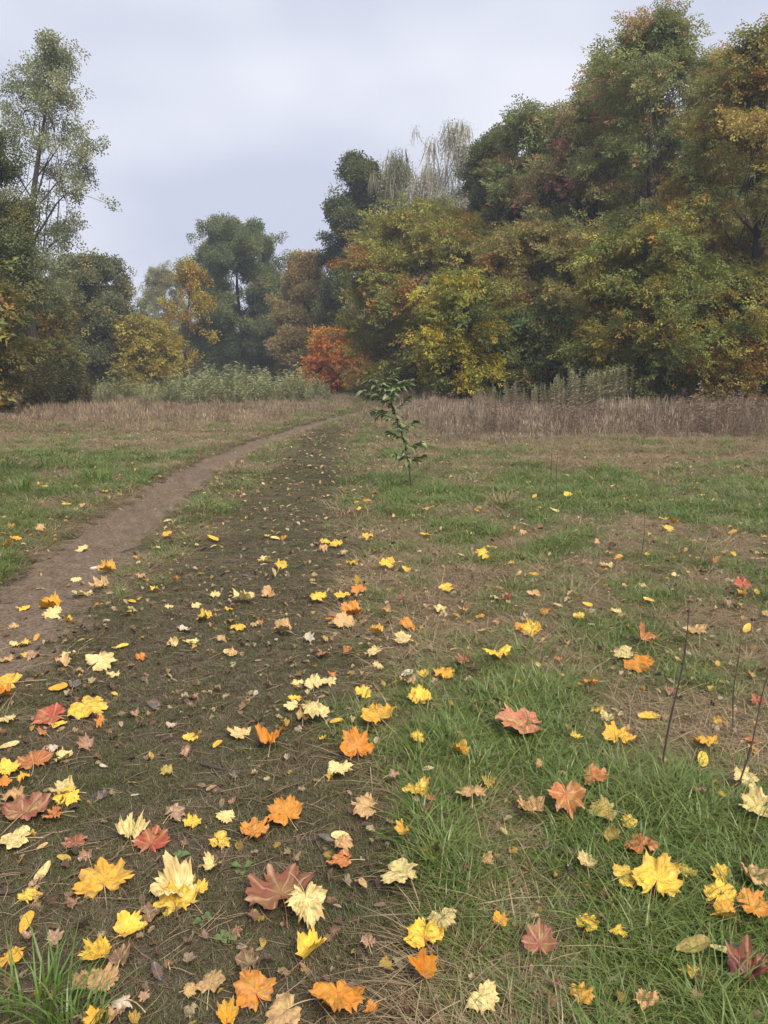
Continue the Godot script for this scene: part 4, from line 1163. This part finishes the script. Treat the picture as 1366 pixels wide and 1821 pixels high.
func make_leaves() -> void:
	n_crown.seed = 5
	var k := 0
	for line in LEAVES.split("\n", false):
		var r := line.split("|")
		var x := float(r[0])
		var z := float(r[1])
		var size := float(r[2]) * 0.001
		var kind := r[4]
		var near := size / -z > 0.012
		var shape := "m" if kind != "o" else "o"
		rng.seed = 3000 + k
		var b := bareness(x, z)
		var up := 0.008 + (1.0 - b) * (0.016 + 0.032 * greenness(x, z) + size * 0.12)
		var tilt := rng.randf_range(0.03, 0.22) + (1.0 - b) * rng.randf_range(0.0, 0.22)
		var toward := rng.randf() * TAU
		var called: String = {"m": "maple_leaf", "o": "oval_leaf", "c": "curled_leaf", "f": "folded_leaf"}[kind]
		var blade := leaf_blade(kind, LEAF_COLOR[r[3]], size * 1.12, 3000 + k, not near)
		rng.seed = 4000 + k
		var lowest := 0.0
		var basis := Basis(Vector3.RIGHT, rng.randf_range(0.0, 0.34)) * Basis(Vector3(cos(toward), 0, sin(toward)), tilt) * Basis(Vector3.UP, PI + deg_to_rad(float(r[5])))
		for p in blade.surface_get_arrays(0)[Mesh.ARRAY_VERTEX]:
			lowest = minf(lowest, (basis * p).y)
		var at := Vector3(x, lie(x, z) + up - lowest * 0.75, z)
		if near:
			var o := thing(called, at, r[6], "leaf", "fallen leaves")
			o.basis = basis
			part(o, "blade", blade, mat.leaf)
			if kind != "o":
				var v := PackedVector3Array()
				var idx := PackedInt32Array()
				var l := size * rng.randf_range(0.45, 0.95)
				var bend := rng.randf_range(-0.3, 0.3)
				var drop := minf(up - lowest, l * 0.5)
				var pts := []
				for j in 5:
					var t := j / 4.0
					pts.append(Vector3(bend * l * t * t, 0.001 - drop * t * 0.7 * t, -l * t - size * 0.02))
				tube(v, idx, pts, [0.0016, 0.0013, 0.0012, 0.0012, 0.0019], 5)
				part(o, "stalk", smooth_mesh(v, PackedColorArray(), idx), mat.stalk_red if r[3] in ["golden", "orange", "red", "redbrown", "yellow"] and k % 3 else mat.stalk_pale)
		else:
			var o := part(self, called, blade, mat.leaf, Transform3D(basis, at))
			tag(o, r[6], "leaf", "fallen leaves")
		k += 1
	# the countless small brown and pale scraps between them
	var mesh := [leaf_blade("c", Color(0.9, 0.9, 0.9), 1.0, 61, true), leaf_blade("o", Color(0.9, 0.9, 0.9), 1.0, 62, true), leaf_blade("f", Color(0.9, 0.9, 0.9), 1.0, 63, true)]
	var rows := [PackedFloat32Array(), PackedFloat32Array(), PackedFloat32Array()]
	var tones := [Color(0.42, 0.30, 0.17), Color(0.30, 0.19, 0.12), Color(0.58, 0.48, 0.28), Color(0.20, 0.12, 0.08), Color(0.62, 0.44, 0.10), Color(0.13, 0.09, 0.07), Color(0.50, 0.40, 0.28)]
	rng.seed = 77
	for strip in [[-1.0, -3.0, 170.0, 0.030], [-3.0, -6.0, 150.0, 0.034], [-6.0, -12.0, 62.0, 0.042], [-12.0, -24.0, 22.0, 0.055], [-24.0, -45.0, 4.0, 0.08]]:
		var z0: float = strip[0]
		var z1: float = strip[1]
		for j in int((z0 - z1) * (-(z0 + z1) * 0.56 + 2.0) * float(strip[2])):
			var z := lerpf(z0, z1, rng.randf())
			var h := -z * 0.56 + 1.0
			var x := rng.randf_range(-h, h)
			if inside_of(trail_l, trail_r, x, z) > 0.2 and rng.randf() < 0.75: continue
			if -z > 14.0 and x > 3.5 and rng.randf() < 0.7: continue
			if -z > 6.0 and rng.randf() < 0.35: continue
			var col: Color = tones[rng.randi() % 7]
			if x < -0.5 and -z < 6.0 and rng.randf() < 0.5: col = tones[[1, 3, 0, 5][rng.randi() % 4]]
			if -z > 8.0 and rng.randf() < 0.3: col = Color(0.62, 0.48, 0.24)
			var s: float = strip[3] * rng.randf_range(0.5, 1.5)
			var basis := Basis(Vector3.UP, rng.randf() * TAU) * Basis(Vector3.RIGHT, rng.randf_range(-0.5, 0.5)) * Basis(Vector3.BACK, rng.randf_range(-0.5, 0.5))
			var tone := rng.randf_range(0.7, 1.2)
			put(rows[rng.randi() % 3], basis.scaled(Vector3.ONE * s), Vector3(x, lie(x, z) + 0.006 + s * 0.1 + (1.0 - bareness(x, z)) * rng.randf_range(0.01, 0.05), z), Color(col.r * tone, col.g * tone, col.b * tone))
	for j in 420:
		var z := -4.5 - 20.0 * pow(rng.randf(), 1.3)
		var h := -z * 0.56 + 0.5
		var x := rng.randf_range(-h, h)
		if -z > 13.0 and x > 3.0: continue
		if inside_of(trail_l, trail_r, x, z) > 0.2 and rng.randf() < 0.7: continue
		var col: Color = [Color(0.72, 0.50, 0.07), Color(0.70, 0.57, 0.25), Color(0.60, 0.42, 0.18), Color(0.66, 0.36, 0.05), Color(0.36, 0.2, 0.12), Color(0.70, 0.57, 0.25)][rng.randi() % 6]
		var s := rng.randf_range(0.045, 0.095)
		var basis := Basis(Vector3.UP, rng.randf() * TAU) * Basis(Vector3.RIGHT, rng.randf_range(-0.4, 0.4)) * Basis(Vector3.BACK, rng.randf_range(-0.4, 0.4))
		put(rows[[0, 0, 2, 1][rng.randi() % 4]], basis.scaled(Vector3.ONE * s), Vector3(x, lie(x, z) + 0.012 + s * 0.1 + (1.0 - bareness(x, z)) * 0.045, z), col * rng.randf_range(0.8, 1.1))
	var o := Node3D.new()
	o.name = "leaf_litter"
	add_child(o)
	tag(o, "small brown and pale leaf scraps strewn over the ground", "leaf litter", "", "stuff")
	for j in 3: bulk(o, "scraps", mesh[j], mat.leaf, rows[j])

func make_crumbs() -> void:
	rng.seed = 15
	var v := PackedVector3Array()
	var idx := PackedInt32Array()
	for p in [Vector3(0, 0.5, 0), Vector3(0.6, 0, 0.1), Vector3(0.1, 0, 0.55), Vector3(-0.5, 0.05, 0.2), Vector3(-0.2, 0, -0.5), Vector3(0.4, 0.1, -0.4), Vector3(0, -0.3, 0)]:
		v.append(p)
	for k in 5:
		idx.append_array(PackedInt32Array([0, 1 + (k + 1) % 5, 1 + k, 6, 1 + k, 1 + (k + 1) % 5]))
	var rows := PackedFloat32Array()
	for k in 26000:
		var z := -0.9 - 9.0 * pow(rng.randf(), 1.6)
		var h := -z * 0.56 + 0.6
		var x := rng.randf_range(-h, h * 0.4)
		if bareness(x, z) < 0.35: continue
		var s := 0.003 + 0.008 * pow(rng.randf(), 4.0)
		var tone := rng.randf_range(0.5, 1.25)
		if inside_of(trail_l, trail_r, x, z) > -0.1: tone *= 1.35
		put(rows, Basis(Vector3.UP, rng.randf() * TAU).scaled(Vector3(s, s * rng.randf_range(0.5, 0.9), s)), Vector3(x, lie(x, z) + 0.002, z), Color(0.155 * tone, 0.120 * tone, 0.092 * tone))
	tag(bulk(self, "soil_crumbs", flat_mesh(v, PackedColorArray(), idx), mat.crumb, rows), "small dark crumbs of earth on the trodden track", "soil", "", "stuff")
	# bits of dead grass and twig lying flat on the soil
	var bits := PackedFloat32Array()
	var bv := PackedVector3Array()
	var bi := PackedInt32Array()
	tube(bv, bi, [Vector3(-0.5, 0, 0), Vector3(-0.1, 0.02, 0.05), Vector3(0.25, 0.01, 0.03), Vector3(0.5, 0, -0.04)], [0.010, 0.012, 0.010, 0.006], 4)
	for k in 16000:
		var z := -0.9 - 9.0 * pow(rng.randf(), 1.5)
		var h := -z * 0.56 + 0.6
		var x := rng.randf_range(-h, h)
		if inside_of(trail_l, trail_r, x, z) > 0.1 and rng.randf() < 0.8: continue
		var s := rng.randf_range(0.03, 0.13)
		var col := Color(0.30, 0.22, 0.13).lerp(Color(0.08, 0.055, 0.04), rng.randf())
		put(bits, Basis(Vector3.UP, rng.randf() * TAU).scaled(Vector3(s, s, s)) * Basis(Vector3.BACK, rng.randf_range(-0.12, 0.12)), Vector3(x, lie(x, z) + 0.004 + rng.randf() * 0.012, z), col)
	tag(bulk(self, "grass_bits", flat_mesh(bv, PackedColorArray(), bi), mat.crumb, bits), "dead grass stalks and thin twig bits lying on the soil", "litter", "", "stuff")

# ---------------------------------------------------------------- single plants and small things

func make_sapling() -> void:
	var at := Vector3(0.38, lie(0.38, -10.25), -10.25)
	var o := thing("cherry_sapling", at, "young leaning cherry sapling with glossy drooping leaves alone in the meadow", "sapling")
	var v := PackedVector3Array()
	var idx := PackedInt32Array()
	var path := [Vector3(0, -0.04, 0), Vector3(-0.035, 0.22, 0.01), Vector3(-0.06, 0.42, 0.0), Vector3(-0.12, 0.68, 0.02), Vector3(-0.20, 0.95, 0.03), Vector3(-0.30, 1.20, 0.02), Vector3(-0.40, 1.42, 0.0)]
	tube(v, idx, path, [0.016, 0.012, 0.011, 0.010, 0.008, 0.006, 0.003], 7)
	rng.seed = 21
	var shapes := []
	for k in 4:
		var lv := PackedVector3Array()
		var lc := PackedColorArray()
		var li := PackedInt32Array()
		var droop := 0.25 + 0.16 * k
		for j in 7:
			var t := j / 6.0
			var w := 0.25 * sin(PI * pow(t, 0.75)) + 0.003
			var y := -droop * t * t
			for sgn in [-1.0, 0.0, 1.0]:
				lv.append(Vector3(t * (1.0 - 0.15 * droop), y + absf(sgn) * w * 0.35, sgn * w))
				lc.append(Color(1, 1, 1) if sgn != 0.0 else Color(1.25, 1.3, 1.1))
		for j in 6:
			for q in 2:
				var a := j * 3 + q
				li.append_array(PackedInt32Array([a, a + 1, a + 3, a + 1, a + 4, a + 3]))
		shapes.append(smooth_mesh(lv, lc, li))
	var spots := []
	# side twigs: where on the stem, direction, length
	for tw in [[0.30, Vector3(0.5, 0.25, 0.2), 0.20], [0.34, Vector3(-0.6, 0.2, 0.3), 0.18], [0.42, Vector3(0.7, 0.35, -0.2), 0.24], [0.50, Vector3(-0.6, 0.3, -0.3), 0.22], [0.58, Vector3(0.6, 0.4, 0.3), 0.20], [0.66, Vector3(-0.8, 0.3, 0.2), 0.26], [0.74, Vector3(0.7, 0.6, 0.0), 0.24], [0.80, Vector3(-0.9, 0.35, -0.1), 0.30], [0.86, Vector3(0.8, 0.6, 0.1), 0.26], [0.92, Vector3(-0.8, 0.5, 0.2), 0.26], [0.93, Vector3(0.9, 0.45, -0.2), 0.24], [0.72, Vector3(-0.8, 0.1, -0.4), 0.26], [0.84, Vector3(0.3, 0.6, 0.8), 0.22], [0.88, Vector3(-0.9, 0.15, 0.3), 0.28], [0.97, Vector3(-0.7, 0.6, 0.3), 0.22], [0.98, Vector3(0.6, 0.7, 0.1), 0.2]]:
		var f: float = tw[0] * 6.0
		var s: Vector3 = path[int(f)].lerp(path[mini(int(f) + 1, 6)], f - floorf(f))
		var d: Vector3 = tw[1].normalized()
		var e: Vector3 = s + d * float(tw[2]) * 1.25
		tube(v, idx, [s, s.lerp(e, 0.5) + Vector3.UP * 0.01, e], [0.005, 0.004, 0.002], 5)
		for k in 17:
			spots.append([s.lerp(e, 0.15 + 0.85 * k / 16.0), d])
	for k in 80:
		var f := lerpf(1.9, 6.0, k / 79.0)
		spots.append([path[int(f)].lerp(path[mini(int(f) + 1, 6)], f - floorf(f)), Vector3(cos(k * 2.4), 0.3, sin(k * 2.4))])
	part(o, "trunk", smooth_mesh(v, PackedColorArray(), idx), mat.bark)
	for sp in spots:
		var d: Vector3 = (sp[1] as Vector3) + Vector3(rng.randf_range(-0.8, 0.8), rng.randf_range(-0.7, 0.25), rng.randf_range(-0.8, 0.8))
		d = d.normalized()
		var side := d.cross(Vector3.UP).normalized()
		var up := side.cross(d)
		var l := rng.randf_range(0.065, 0.125)
		part(o, "leaf", shapes[rng.randi() % 4], mat.sapling[rng.randi() % 3], Transform3D(Basis(d, up, side) * Basis(Vector3.RIGHT, rng.randf_range(-0.7, 0.7)).scaled(Vector3.ONE * l), sp[0]))

func bare_stem(at: Vector3, top: Vector3, r: float, label: String, s: int) -> void:
	rng.seed = s
	at.y = lie(at.x, at.z)
	var o := thing("bare_stem", at, label, "stem", "bare dead stems")
	var v := PackedVector3Array()
	var idx := PackedInt32Array()
	var pts := []
	var radii := []
	for k in 9:
		var t := k / 8.0
		pts.append(top * t + Vector3(sin(t * 7.0 + s) * 0.006, -0.02 * (1.0 - t), cos(t * 5.0 + s) * 0.006) * (0.3 + t))
		radii.append(r * (1.0 - 0.6 * t) * (1.25 if k in [3, 6] else 1.0))
	tube(v, idx, pts, radii, 6)
	part(o, "stalk", smooth_mesh(v, PackedColorArray(), idx), mat.dark_stem)
	v = PackedVector3Array()
	idx = PackedInt32Array()
	for k in [3, 6]:
		v = PackedVector3Array()
		idx = PackedInt32Array()
		var q: Vector3 = pts[k]
		tube(v, idx, [q, q + Vector3(rng.randf_range(-0.012, 0.012), 0.014, rng.randf_range(-0.012, 0.012))], [r * 0.6, r * 0.3], 5)
		part(o, "bud", smooth_mesh(v, PackedColorArray(), idx), mat.dark_stem)

func weed(at: Vector3, n: int, size: float, label: String, s: int) -> void:
	rng.seed = s
	at.y = lie(at.x, at.z)
	var o := thing("broadleaf_weed", at, label, "weed", "broadleaf weeds")
	var lv := PackedVector3Array()
	var li := PackedInt32Array()
	for j in 7:
		var t := j / 6.0
		var w := 0.30 * sin(PI * pow(clampf(t * 1.0, 0.0, 1.0), 1.5)) + 0.012
		for sgn in [-1.0, 0.0, 1.0]:
			lv.append(Vector3(t, 0.35 * sin(t * 2.4) + absf(sgn) * w * 0.3, sgn * w))
	for j in 6:
		for q in 2:
			var a := j * 3 + q
			li.append_array(PackedInt32Array([a, a + 1, a + 3, a + 1, a + 4, a + 3]))
	var m := smooth_mesh(lv, PackedColorArray(), li)
	for k in n:
		var l := size * rng.randf_range(0.7, 1.2)
		part(o, "leaf", m, mat.weed, Transform3D(Basis(Vector3.UP, TAU * k / n + rng.randf_range(-0.4, 0.4)).scaled(Vector3.ONE * l), Vector3(rng.randf_range(-0.01, 0.01), 0.004, rng.randf_range(-0.01, 0.01))))

func lump(r: Vector3, s: int) -> ArrayMesh:
	n_crown.seed = s
	var v := PackedVector3Array()
	var idx := PackedInt32Array()
	for j in 7:
		var a := PI * j / 6.0
		for k in 10:
			var b := TAU * k / 10.0
			var d := Vector3(sin(a) * cos(b), cos(a), sin(a) * sin(b))
			v.append(d * r * (1.0 + n_crown.get_noise_3dv(d * 70.0) * 0.45))
	for j in 6:
		for k in 10:
			var a := j * 10 + k
			var b := j * 10 + (k + 1) % 10
			idx.append_array(PackedInt32Array([a, b, a + 10, b, b + 10, a + 10]))
	return smooth_mesh(v, PackedColorArray(), idx)

func make_small_things() -> void:
	bare_stem(Vector3(1.04, 0, -2.69), Vector3(0.075, 0.66, -0.02), 0.0042, "tall bare dark stem rising from green grass at right", 3)
	bare_stem(Vector3(1.205, 0, -2.47), Vector3(0.13, 0.50, -0.05), 0.0036, "slanting bare dark stem nearest the right side", 5)
	bare_stem(Vector3(1.47, 0, -3.05), Vector3(-0.01, 0.44, 0.0), 0.0030, "thin upright bare stem just behind the slanting one", 8)
	bare_stem(Vector3(1.98, 0, -9.2), Vector3(0.03, 0.62, 0.0), 0.0055, "left one of the far twin bare stems", 11)
	bare_stem(Vector3(2.09, 0, -9.25), Vector3(-0.02, 0.58, 0.0), 0.0055, "right one of the far twin bare stems", 14)
	bare_stem(Vector3(2.01, 0, -5.9), Vector3(0.02, 0.50, 0.0), 0.0030, "thin bare stem standing in straw right of the twin stems", 17)
	bare_stem(Vector3(0.11, 0, -3.15), Vector3(0.02, 0.16, 0.0), 0.0022, "short bare stem rising beside a yellow maple leaf", 19)
	for k in 7:
		bare_stem(Vector3(-10.75 + k * 0.13 + sin(k * 3.0) * 0.09, 0, -30.3 + sin(k * 5.0) * 0.4), Vector3(sin(k * 2.0) * 0.06, 0.80 + 0.14 * sin(k * 1.7), 0), 0.016, "dark dead dock stem in the cluster left of the willow herb, %s from the left" % ["first", "second", "third", "fourth", "fifth", "sixth", "last"][k], 30 + k)
	for k in 9:
		bare_stem(Vector3(-9.4 + k * 0.36 + sin(k * 3.0) * 0.1, 0, -31.6 + sin(k * 5.0) * 0.6), Vector3(sin(k * 2.0) * 0.06, 0.58 + 0.15 * sin(k * 2.7), 0), 0.014, "dark dead dock stem in the row before the willow herb, %s from the left" % ["first", "second", "third", "fourth", "fifth", "sixth", "seventh", "eighth", "last"][k], 50 + k)
	# the pale broken stick on the trail
	var at := Vector3(-2.27, lie(-2.27, -6.04) + 0.02, -6.04)
	var o := thing("broken_stick", at, "pale broken birch stick lying on the dirt trail", "stick")
	o.rotation = Vector3(0, 0.35, 0.05)
	var v := PackedVector3Array()
	var idx := PackedInt32Array()
	tube(v, idx, [Vector3(-0.085, 0, 0), Vector3(-0.02, 0.004, 0.006), Vector3(0.05, 0.002, 0), Vector3(0.085, 0.006, -0.008)], [0.013, 0.015, 0.014, 0.011], 8)
	part(o, "bark", smooth_mesh(v, PackedColorArray(), idx), mat.birch_bark)
	v = PackedVector3Array()
	idx = PackedInt32Array()
	tube(v, idx, [Vector3(0.084, 0.006, -0.008), Vector3(0.13, 0.012, -0.02)], [0.008, 0.003], 6)
	part(o, "broken_end", smooth_mesh(v, PackedColorArray(), idx), mat.dark_stem)
	# a dark twig on the trail
	for tw in [[-2.62, -5.0, 0.9, 0.26, "forked dark twig lying on the near dirt trail"], [-0.62, -2.75, -0.5, 0.22, "dark twig pressed into the worn soil beside the rounded cream leaf"], [-0.9, -2.32, 0.3, 0.15, "short dark twig on the soil near the red leaves"]]:
		o = thing("fallen_twig", Vector3(tw[0], lie(tw[0], tw[1]) + 0.008, tw[1]), tw[4], "twig", "fallen twigs")
		o.rotation.y = tw[2]
		v = PackedVector3Array()
		idx = PackedInt32Array()
		var l: float = tw[3]
		tube(v, idx, [Vector3(-0.5, 0, 0) * l, Vector3(-0.15, 0.03, 0.04) * l, Vector3(0.2, 0.01, -0.03) * l, Vector3(0.5, 0.02, 0.02) * l], [0.005, 0.0045, 0.004, 0.002], 6)
		part(o, "shaft", smooth_mesh(v, PackedColorArray(), idx), mat.dark_stem)
		v = PackedVector3Array()
		idx = PackedInt32Array()
		tube(v, idx, [Vector3(0.1, 0.012, -0.02) * l, Vector3(0.3, 0.05, -0.16) * l], [0.003, 0.0012], 5)
		part(o, "side_twig", smooth_mesh(v, PackedColorArray(), idx), mat.dark_stem)
	var spots := [[-1.93, -6.55, 0.016, "pale pebble on the dirt trail right of the broken stick"], [-2.02, -8.25, 0.02, "small white pebble in the middle of the far dirt trail"], [-1.50, -5.95, 0.02, "pale pebble on moss between the trail and the worn track"], [-0.62, -4.25, 0.014, "whitish pebble on the worn track"], [-0.92, -3.15, 0.018, "grey white stone on soil between fallen leaves"], [-2.05, -4.7, 0.015, "dull pebble at the near right edge of the dirt trail"]]
	for k in spots.size():
		var p: Array = spots[k]
		var m := part(self, "pebble", lump(Vector3(p[2], p[2] * 0.55, p[2] * 0.8), 60 + k), mat.pebble, Transform3D(Basis(Vector3.UP, k * 1.3), Vector3(p[0], lie(p[0], p[1]) + p[2] * 0.35, p[1])))
		tag(m, p[3], "pebble", "pebbles")
	weed(Vector3(-0.44, 0, -2.16), 6, 0.034, "small broad leaved weed between the red leaf and the yellow pair", 3)
	weed(Vector3(-0.66, 0, -2.22), 5, 0.037, "small broad leaved weed under the crumpled cream leaf", 6)
	weed(Vector3(-0.44, 0, -1.86), 7, 0.031, "low weed rosette in front of the yellow and cream leaves", 9)
	weed(Vector3(-0.50, 0, -1.93), 6, 0.025, "tiny weed beside the low weed rosette", 12)
	weed(Vector3(-0.72, 0, -2.45), 5, 0.028, "small weed left of the folded orange leaf", 15)
	# arching tufts of longer grass
	var k := 0
	for t in [[-0.82, -1.62, 1.5, "arching long grass tuft nearest the left corner"], [-0.72, -1.55, 1.3, "long grass tuft at the bottom beside the arching one"], [1.03, -2.55, 1.5, "long grass tuft round the foot of the tall bare stem"], [0.78, -3.9, 1.7, "thick green grass tuft right of the yellow and orange pair"], [0.28, -3.0, 1.3, "upright grass tuft left of the salmon leaf"], [0.1, -10.2, 2.6, "tall green grass tuft left of the sapling"], [0.62, -9.6, 2.0, "green grass tuft right of the sapling foot"], [-3.9, -10.5, 3.2, "dark green grass tuft on the left of the trail"], [-4.6, -9.6, 3.0, "tall dark grass clump at far left beyond the trail"], [1.35, -8.6, 2.6, "rounded dry brown grass hummock right of the sapling"]]:
		var g := part(self, "grass_tuft", tuft(60, 0.06, 0.16, 0.0048, 0.055, 1.0, 90 + k), mat.tuft if k < 9 else mat.tuft_dry, Transform3D(Basis().scaled(Vector3.ONE * t[2]), Vector3(t[0], lie(t[0], t[1]), t[1])))
		tag(g, t[3], "grass tuft", "grass tufts")
		k += 1

# ---------------------------------------------------------------- the scene

func _ready() -> void:
	var cam := Camera3D.new()
	cam.name = "camera"
	add_child(cam)
	cam.position = Vector3(0, 1.5, 0)
	cam.rotation_degrees = Vector3(-10.1, 0, 0)
	cam.fov = 67.0
	cam.near = 0.05
	cam.far = 1200.0
	cam.current = true

	var env := Environment.new()
	env.background_mode = Environment.BG_SKY
	env.tonemap_mode = Environment.TONE_MAPPER_LINEAR
	env.tonemap_exposure = 3.5
	var sky := Sky.new()
	sky.sky_material = overcast()
	env.sky = sky
	env.ambient_light_source = Environment.AMBIENT_SOURCE_SKY
	env.sdfgi_enabled = true
	env.ssao_enabled = true
	env.ssil_enabled = true
	env.fog_enabled = true
	env.fog_density = 0.0011
	env.fog_light_color = Color(0.80, 0.83, 0.90)
	var we := WorldEnvironment.new()
	we.name = "environment"
	we.environment = env
	add_child(we)

	var sun := DirectionalLight3D.new()
	sun.name = "veiled_sun"
	sun.light_energy = 0.5
	sun.light_angular_distance = 34.0
	sun.light_color = Color(1.0, 0.97, 0.92)
	sun.rotation_degrees = Vector3(-50, 30, 0)
	sun.shadow_enabled = true
	add_child(sun)

	n_big.frequency = 0.09
	n_big.seed = 2
	n_mid.frequency = 0.75
	n_mid.seed = 8
	n_mid.fractal_octaves = 4
	n_fine.frequency = 9.0
	n_fine.seed = 5
	n_crown.frequency = 0.03
	n_crown.fractal_octaves = 3
	materials()
	table_edges()
	make_ground()
	make_trail()
	make_sprays()
	var k := 0
	for line in TREES.split("\n", false):
		make_tree(line.split("|"), k)
		k += 1
	print("trees at ", Time.get_ticks_msec())
	make_tall_grass()
	var h1 := herb(1.15, 30, 0.15, 0.034, 0, 3)
	thicket("willow_herb_thicket", "grey green stand of willow herb in the left meadow", "thicket", h1, [[-7.4, -37.0, 3.0, 2.6, 380, 1.2], [-11.0, -38.0, 3.6, 2.4, 220, 0.9], [-4.8, -40.5, 2.0, 2.6, 200, 1.1]], Color(0.25, 0.27, 0.13), Color(0.42, 0.43, 0.25), 5)
	thicket("yellow_herb_stand", "low yellow green herbs along the far left edge", "herbs", h1, [[-17.0, -44.0, 5.5, 2.0, 500, 0.8], [-11.5, -46.0, 4.0, 1.6, 350, 0.7]], Color(0.20, 0.20, 0.06), Color(0.30, 0.27, 0.09), 6)
	thicket("goldenrod_stand", "pale fluffy goldenrod stand gone to seed before the wood", "goldenrod", herb(1.2, 22, 0.10, 0.020, 26, 8), [[7.4, -28.6, 1.5, 1.2, 130, 1.3], [5.4, -29.0, 2.2, 1.2, 90, 0.85], [9.0, -28.8, 1.6, 1.0, 50, 0.9]], Color(0.25, 0.24, 0.12), Color(0.38, 0.36, 0.22), 7)
	thicket("brush", "dark leafy brush filling the foot of the wood", "brush", herb(1.3, 30, 0.16, 0.06, 0, 12), [[11.5, -33.0, 6.0, 2.0, 420, 1.1], [3.0, -44.0, 5.0, 2.5, 300, 1.2], [-20.0, -62.0, 9.0, 3.0, 300, 1.5], [-8.0, -78.0, 8.0, 3.0, 260, 1.6], [-15.5, -33.0, 2.5, 5.0, 260, 1.1]], Color(0.06, 0.075, 0.03), Color(0.14, 0.11, 0.04), 9)
	thicket("dead_herb_clumps", "irregular brown clumps of dead herbs in the dry grass band", "dead herbs", herb(0.9, 24, 0.13, 0.02, 10, 18), [[6.0, -21.0, 5.0, 3.0, 120, 0.75], [9.5, -20.0, 4.0, 3.0, 110, 0.8], [12.5, -23.0, 4.0, 4.0, 120, 0.95], [3.5, -25.5, 3.0, 3.5, 90, 0.85], [-13.0, -27.0, 6.0, 5.0, 110, 0.6], [-7.0, -27.5, 3.5, 3.0, 60, 0.55]], Color(0.15, 0.105, 0.075), Color(0.34, 0.25, 0.17), 13)
	make_grass()
	print("grass at ", Time.get_ticks_msec())
	make_leaves()
	make_crumbs()
	make_sapling()
	make_small_things()
	print("done at ", Time.get_ticks_msec())

func overcast() -> PanoramaSkyMaterial:
	var im := Image.create(512, 256, false, Image.FORMAT_RGBF)
	var f := FastNoiseLite.new()
	f.seed = 6
	f.frequency = 0.9
	f.fractal_octaves = 4
	for j in 256:
		var up := (0.5 - (j + 0.5) / 256.0) * PI
		for i in 512:
			var a := TAU * (i + 0.5) / 512.0
			var d := Vector3(cos(a) * cos(up), sin(up), sin(a) * cos(up))
			var n := f.get_noise_3d(d.x * 1.6, d.y * 3.4, d.z * 1.6)
			var t := clampf(0.52 + n * 1.7, 0.0, 1.0)
			var c := Color(0.180, 0.193, 0.236).lerp(Color(0.250, 0.257, 0.285), t)
			im.set_pixel(i, j, c)
	var m := PanoramaSkyMaterial.new()
	m.panorama = ImageTexture.create_from_image(im)
	return m

func materials() -> void:
	mat.ground = surface(Color.WHITE, 0.85, 0.4)
	mat.ground.albedo_texture = grain(0.02, Color(0.55, 0.53, 0.50), Color(1.0, 1.0, 1.0), 3, 1024)
	mat.ground.uv1_triplanar = true
	mat.ground.uv1_world_triplanar = true
	mat.ground.uv1_scale = Vector3.ONE * 1.3
	mat.ground.heightmap_enabled = true
	mat.ground.heightmap_scale = 1.6
	mat.ground.heightmap_texture = grain(0.03, Color.BLACK, Color.WHITE, 4, 1024)
	mat.trail = mat.ground.duplicate()
	mat.trail.roughness = 0.9
	mat.trail.metallic_specular = 0.25
	mat.grass = surface(Color.WHITE, 0.42, 0.5, 0.45)
	mat.straw = surface(Color.WHITE, 0.7, 0.4, 0.25)
	mat.herb = surface(Color.WHITE, 0.6, 0.4, 0.4)
	mat.foliage = surface(Color(1.0, 1.0, 1.0), 0.55, 0.4, 0.7)
	mat.leaf = surface(Color.WHITE, 0.5, 0.45, 0.22)
	mat.leaf.heightmap_enabled = true
	mat.leaf.heightmap_scale = 0.12
	mat.leaf.heightmap_texture = grain(0.03, Color.BLACK, Color.WHITE, 9, 256)
	mat.leaf.uv1_triplanar = true
	mat.leaf.uv1_scale = Vector3.ONE * 14.0
	mat.crumb = surface(Color.WHITE, 0.85, 0.35)
	mat.bark = surface(Color(0.075, 0.062, 0.05).linear_to_srgb(), 0.9, 0.3)
	mat.bark.heightmap_enabled = true
	mat.bark.heightmap_scale = 2.0
	mat.bark.heightmap_texture = grain(0.03, Color.BLACK, Color.WHITE, 14, 256)
	mat.bark.uv1_triplanar = true
	mat.bark.uv1_scale = Vector3(3, 0.6, 3)
	mat.birch_bark = surface(Color.WHITE, 0.7, 0.4)
	mat.birch_bark.albedo_texture = grain(0.02, Color(0.25, 0.23, 0.22), Color(0.95, 0.92, 0.88), 15, 256)
	mat.birch_bark.uv1_triplanar = true
	mat.birch_bark.uv1_scale = Vector3(1.5, 3.0, 1.5)
	mat.stalk_red = surface(Color(0.30, 0.10, 0.06).linear_to_srgb(), 0.5)
	mat.stalk_pale = surface(Color(0.42, 0.31, 0.15).linear_to_srgb(), 0.55)
	mat.dark_stem = surface(Color(0.055, 0.038, 0.032).linear_to_srgb(), 0.7)
	mat.pebble = surface(Color(0.42, 0.39, 0.36).linear_to_srgb(), 0.75)
	mat.weed = surface(Color(0.10, 0.16, 0.045).linear_to_srgb(), 0.45, 0.5, 0.3)
	mat.tuft = surface(Color(0.11, 0.19, 0.035).linear_to_srgb(), 0.42, 0.5, 0.45)
	mat.tuft_dry = surface(Color(0.30, 0.21, 0.12).linear_to_srgb(), 0.7, 0.4, 0.2)
	mat.sapling = [surface(Color(0.165, 0.215, 0.085).linear_to_srgb(), 0.4, 0.5, 0.5), surface(Color(0.215, 0.26, 0.115).linear_to_srgb(), 0.38, 0.5, 0.5), surface(Color(0.125, 0.17, 0.06).linear_to_srgb(), 0.42, 0.5, 0.5)]
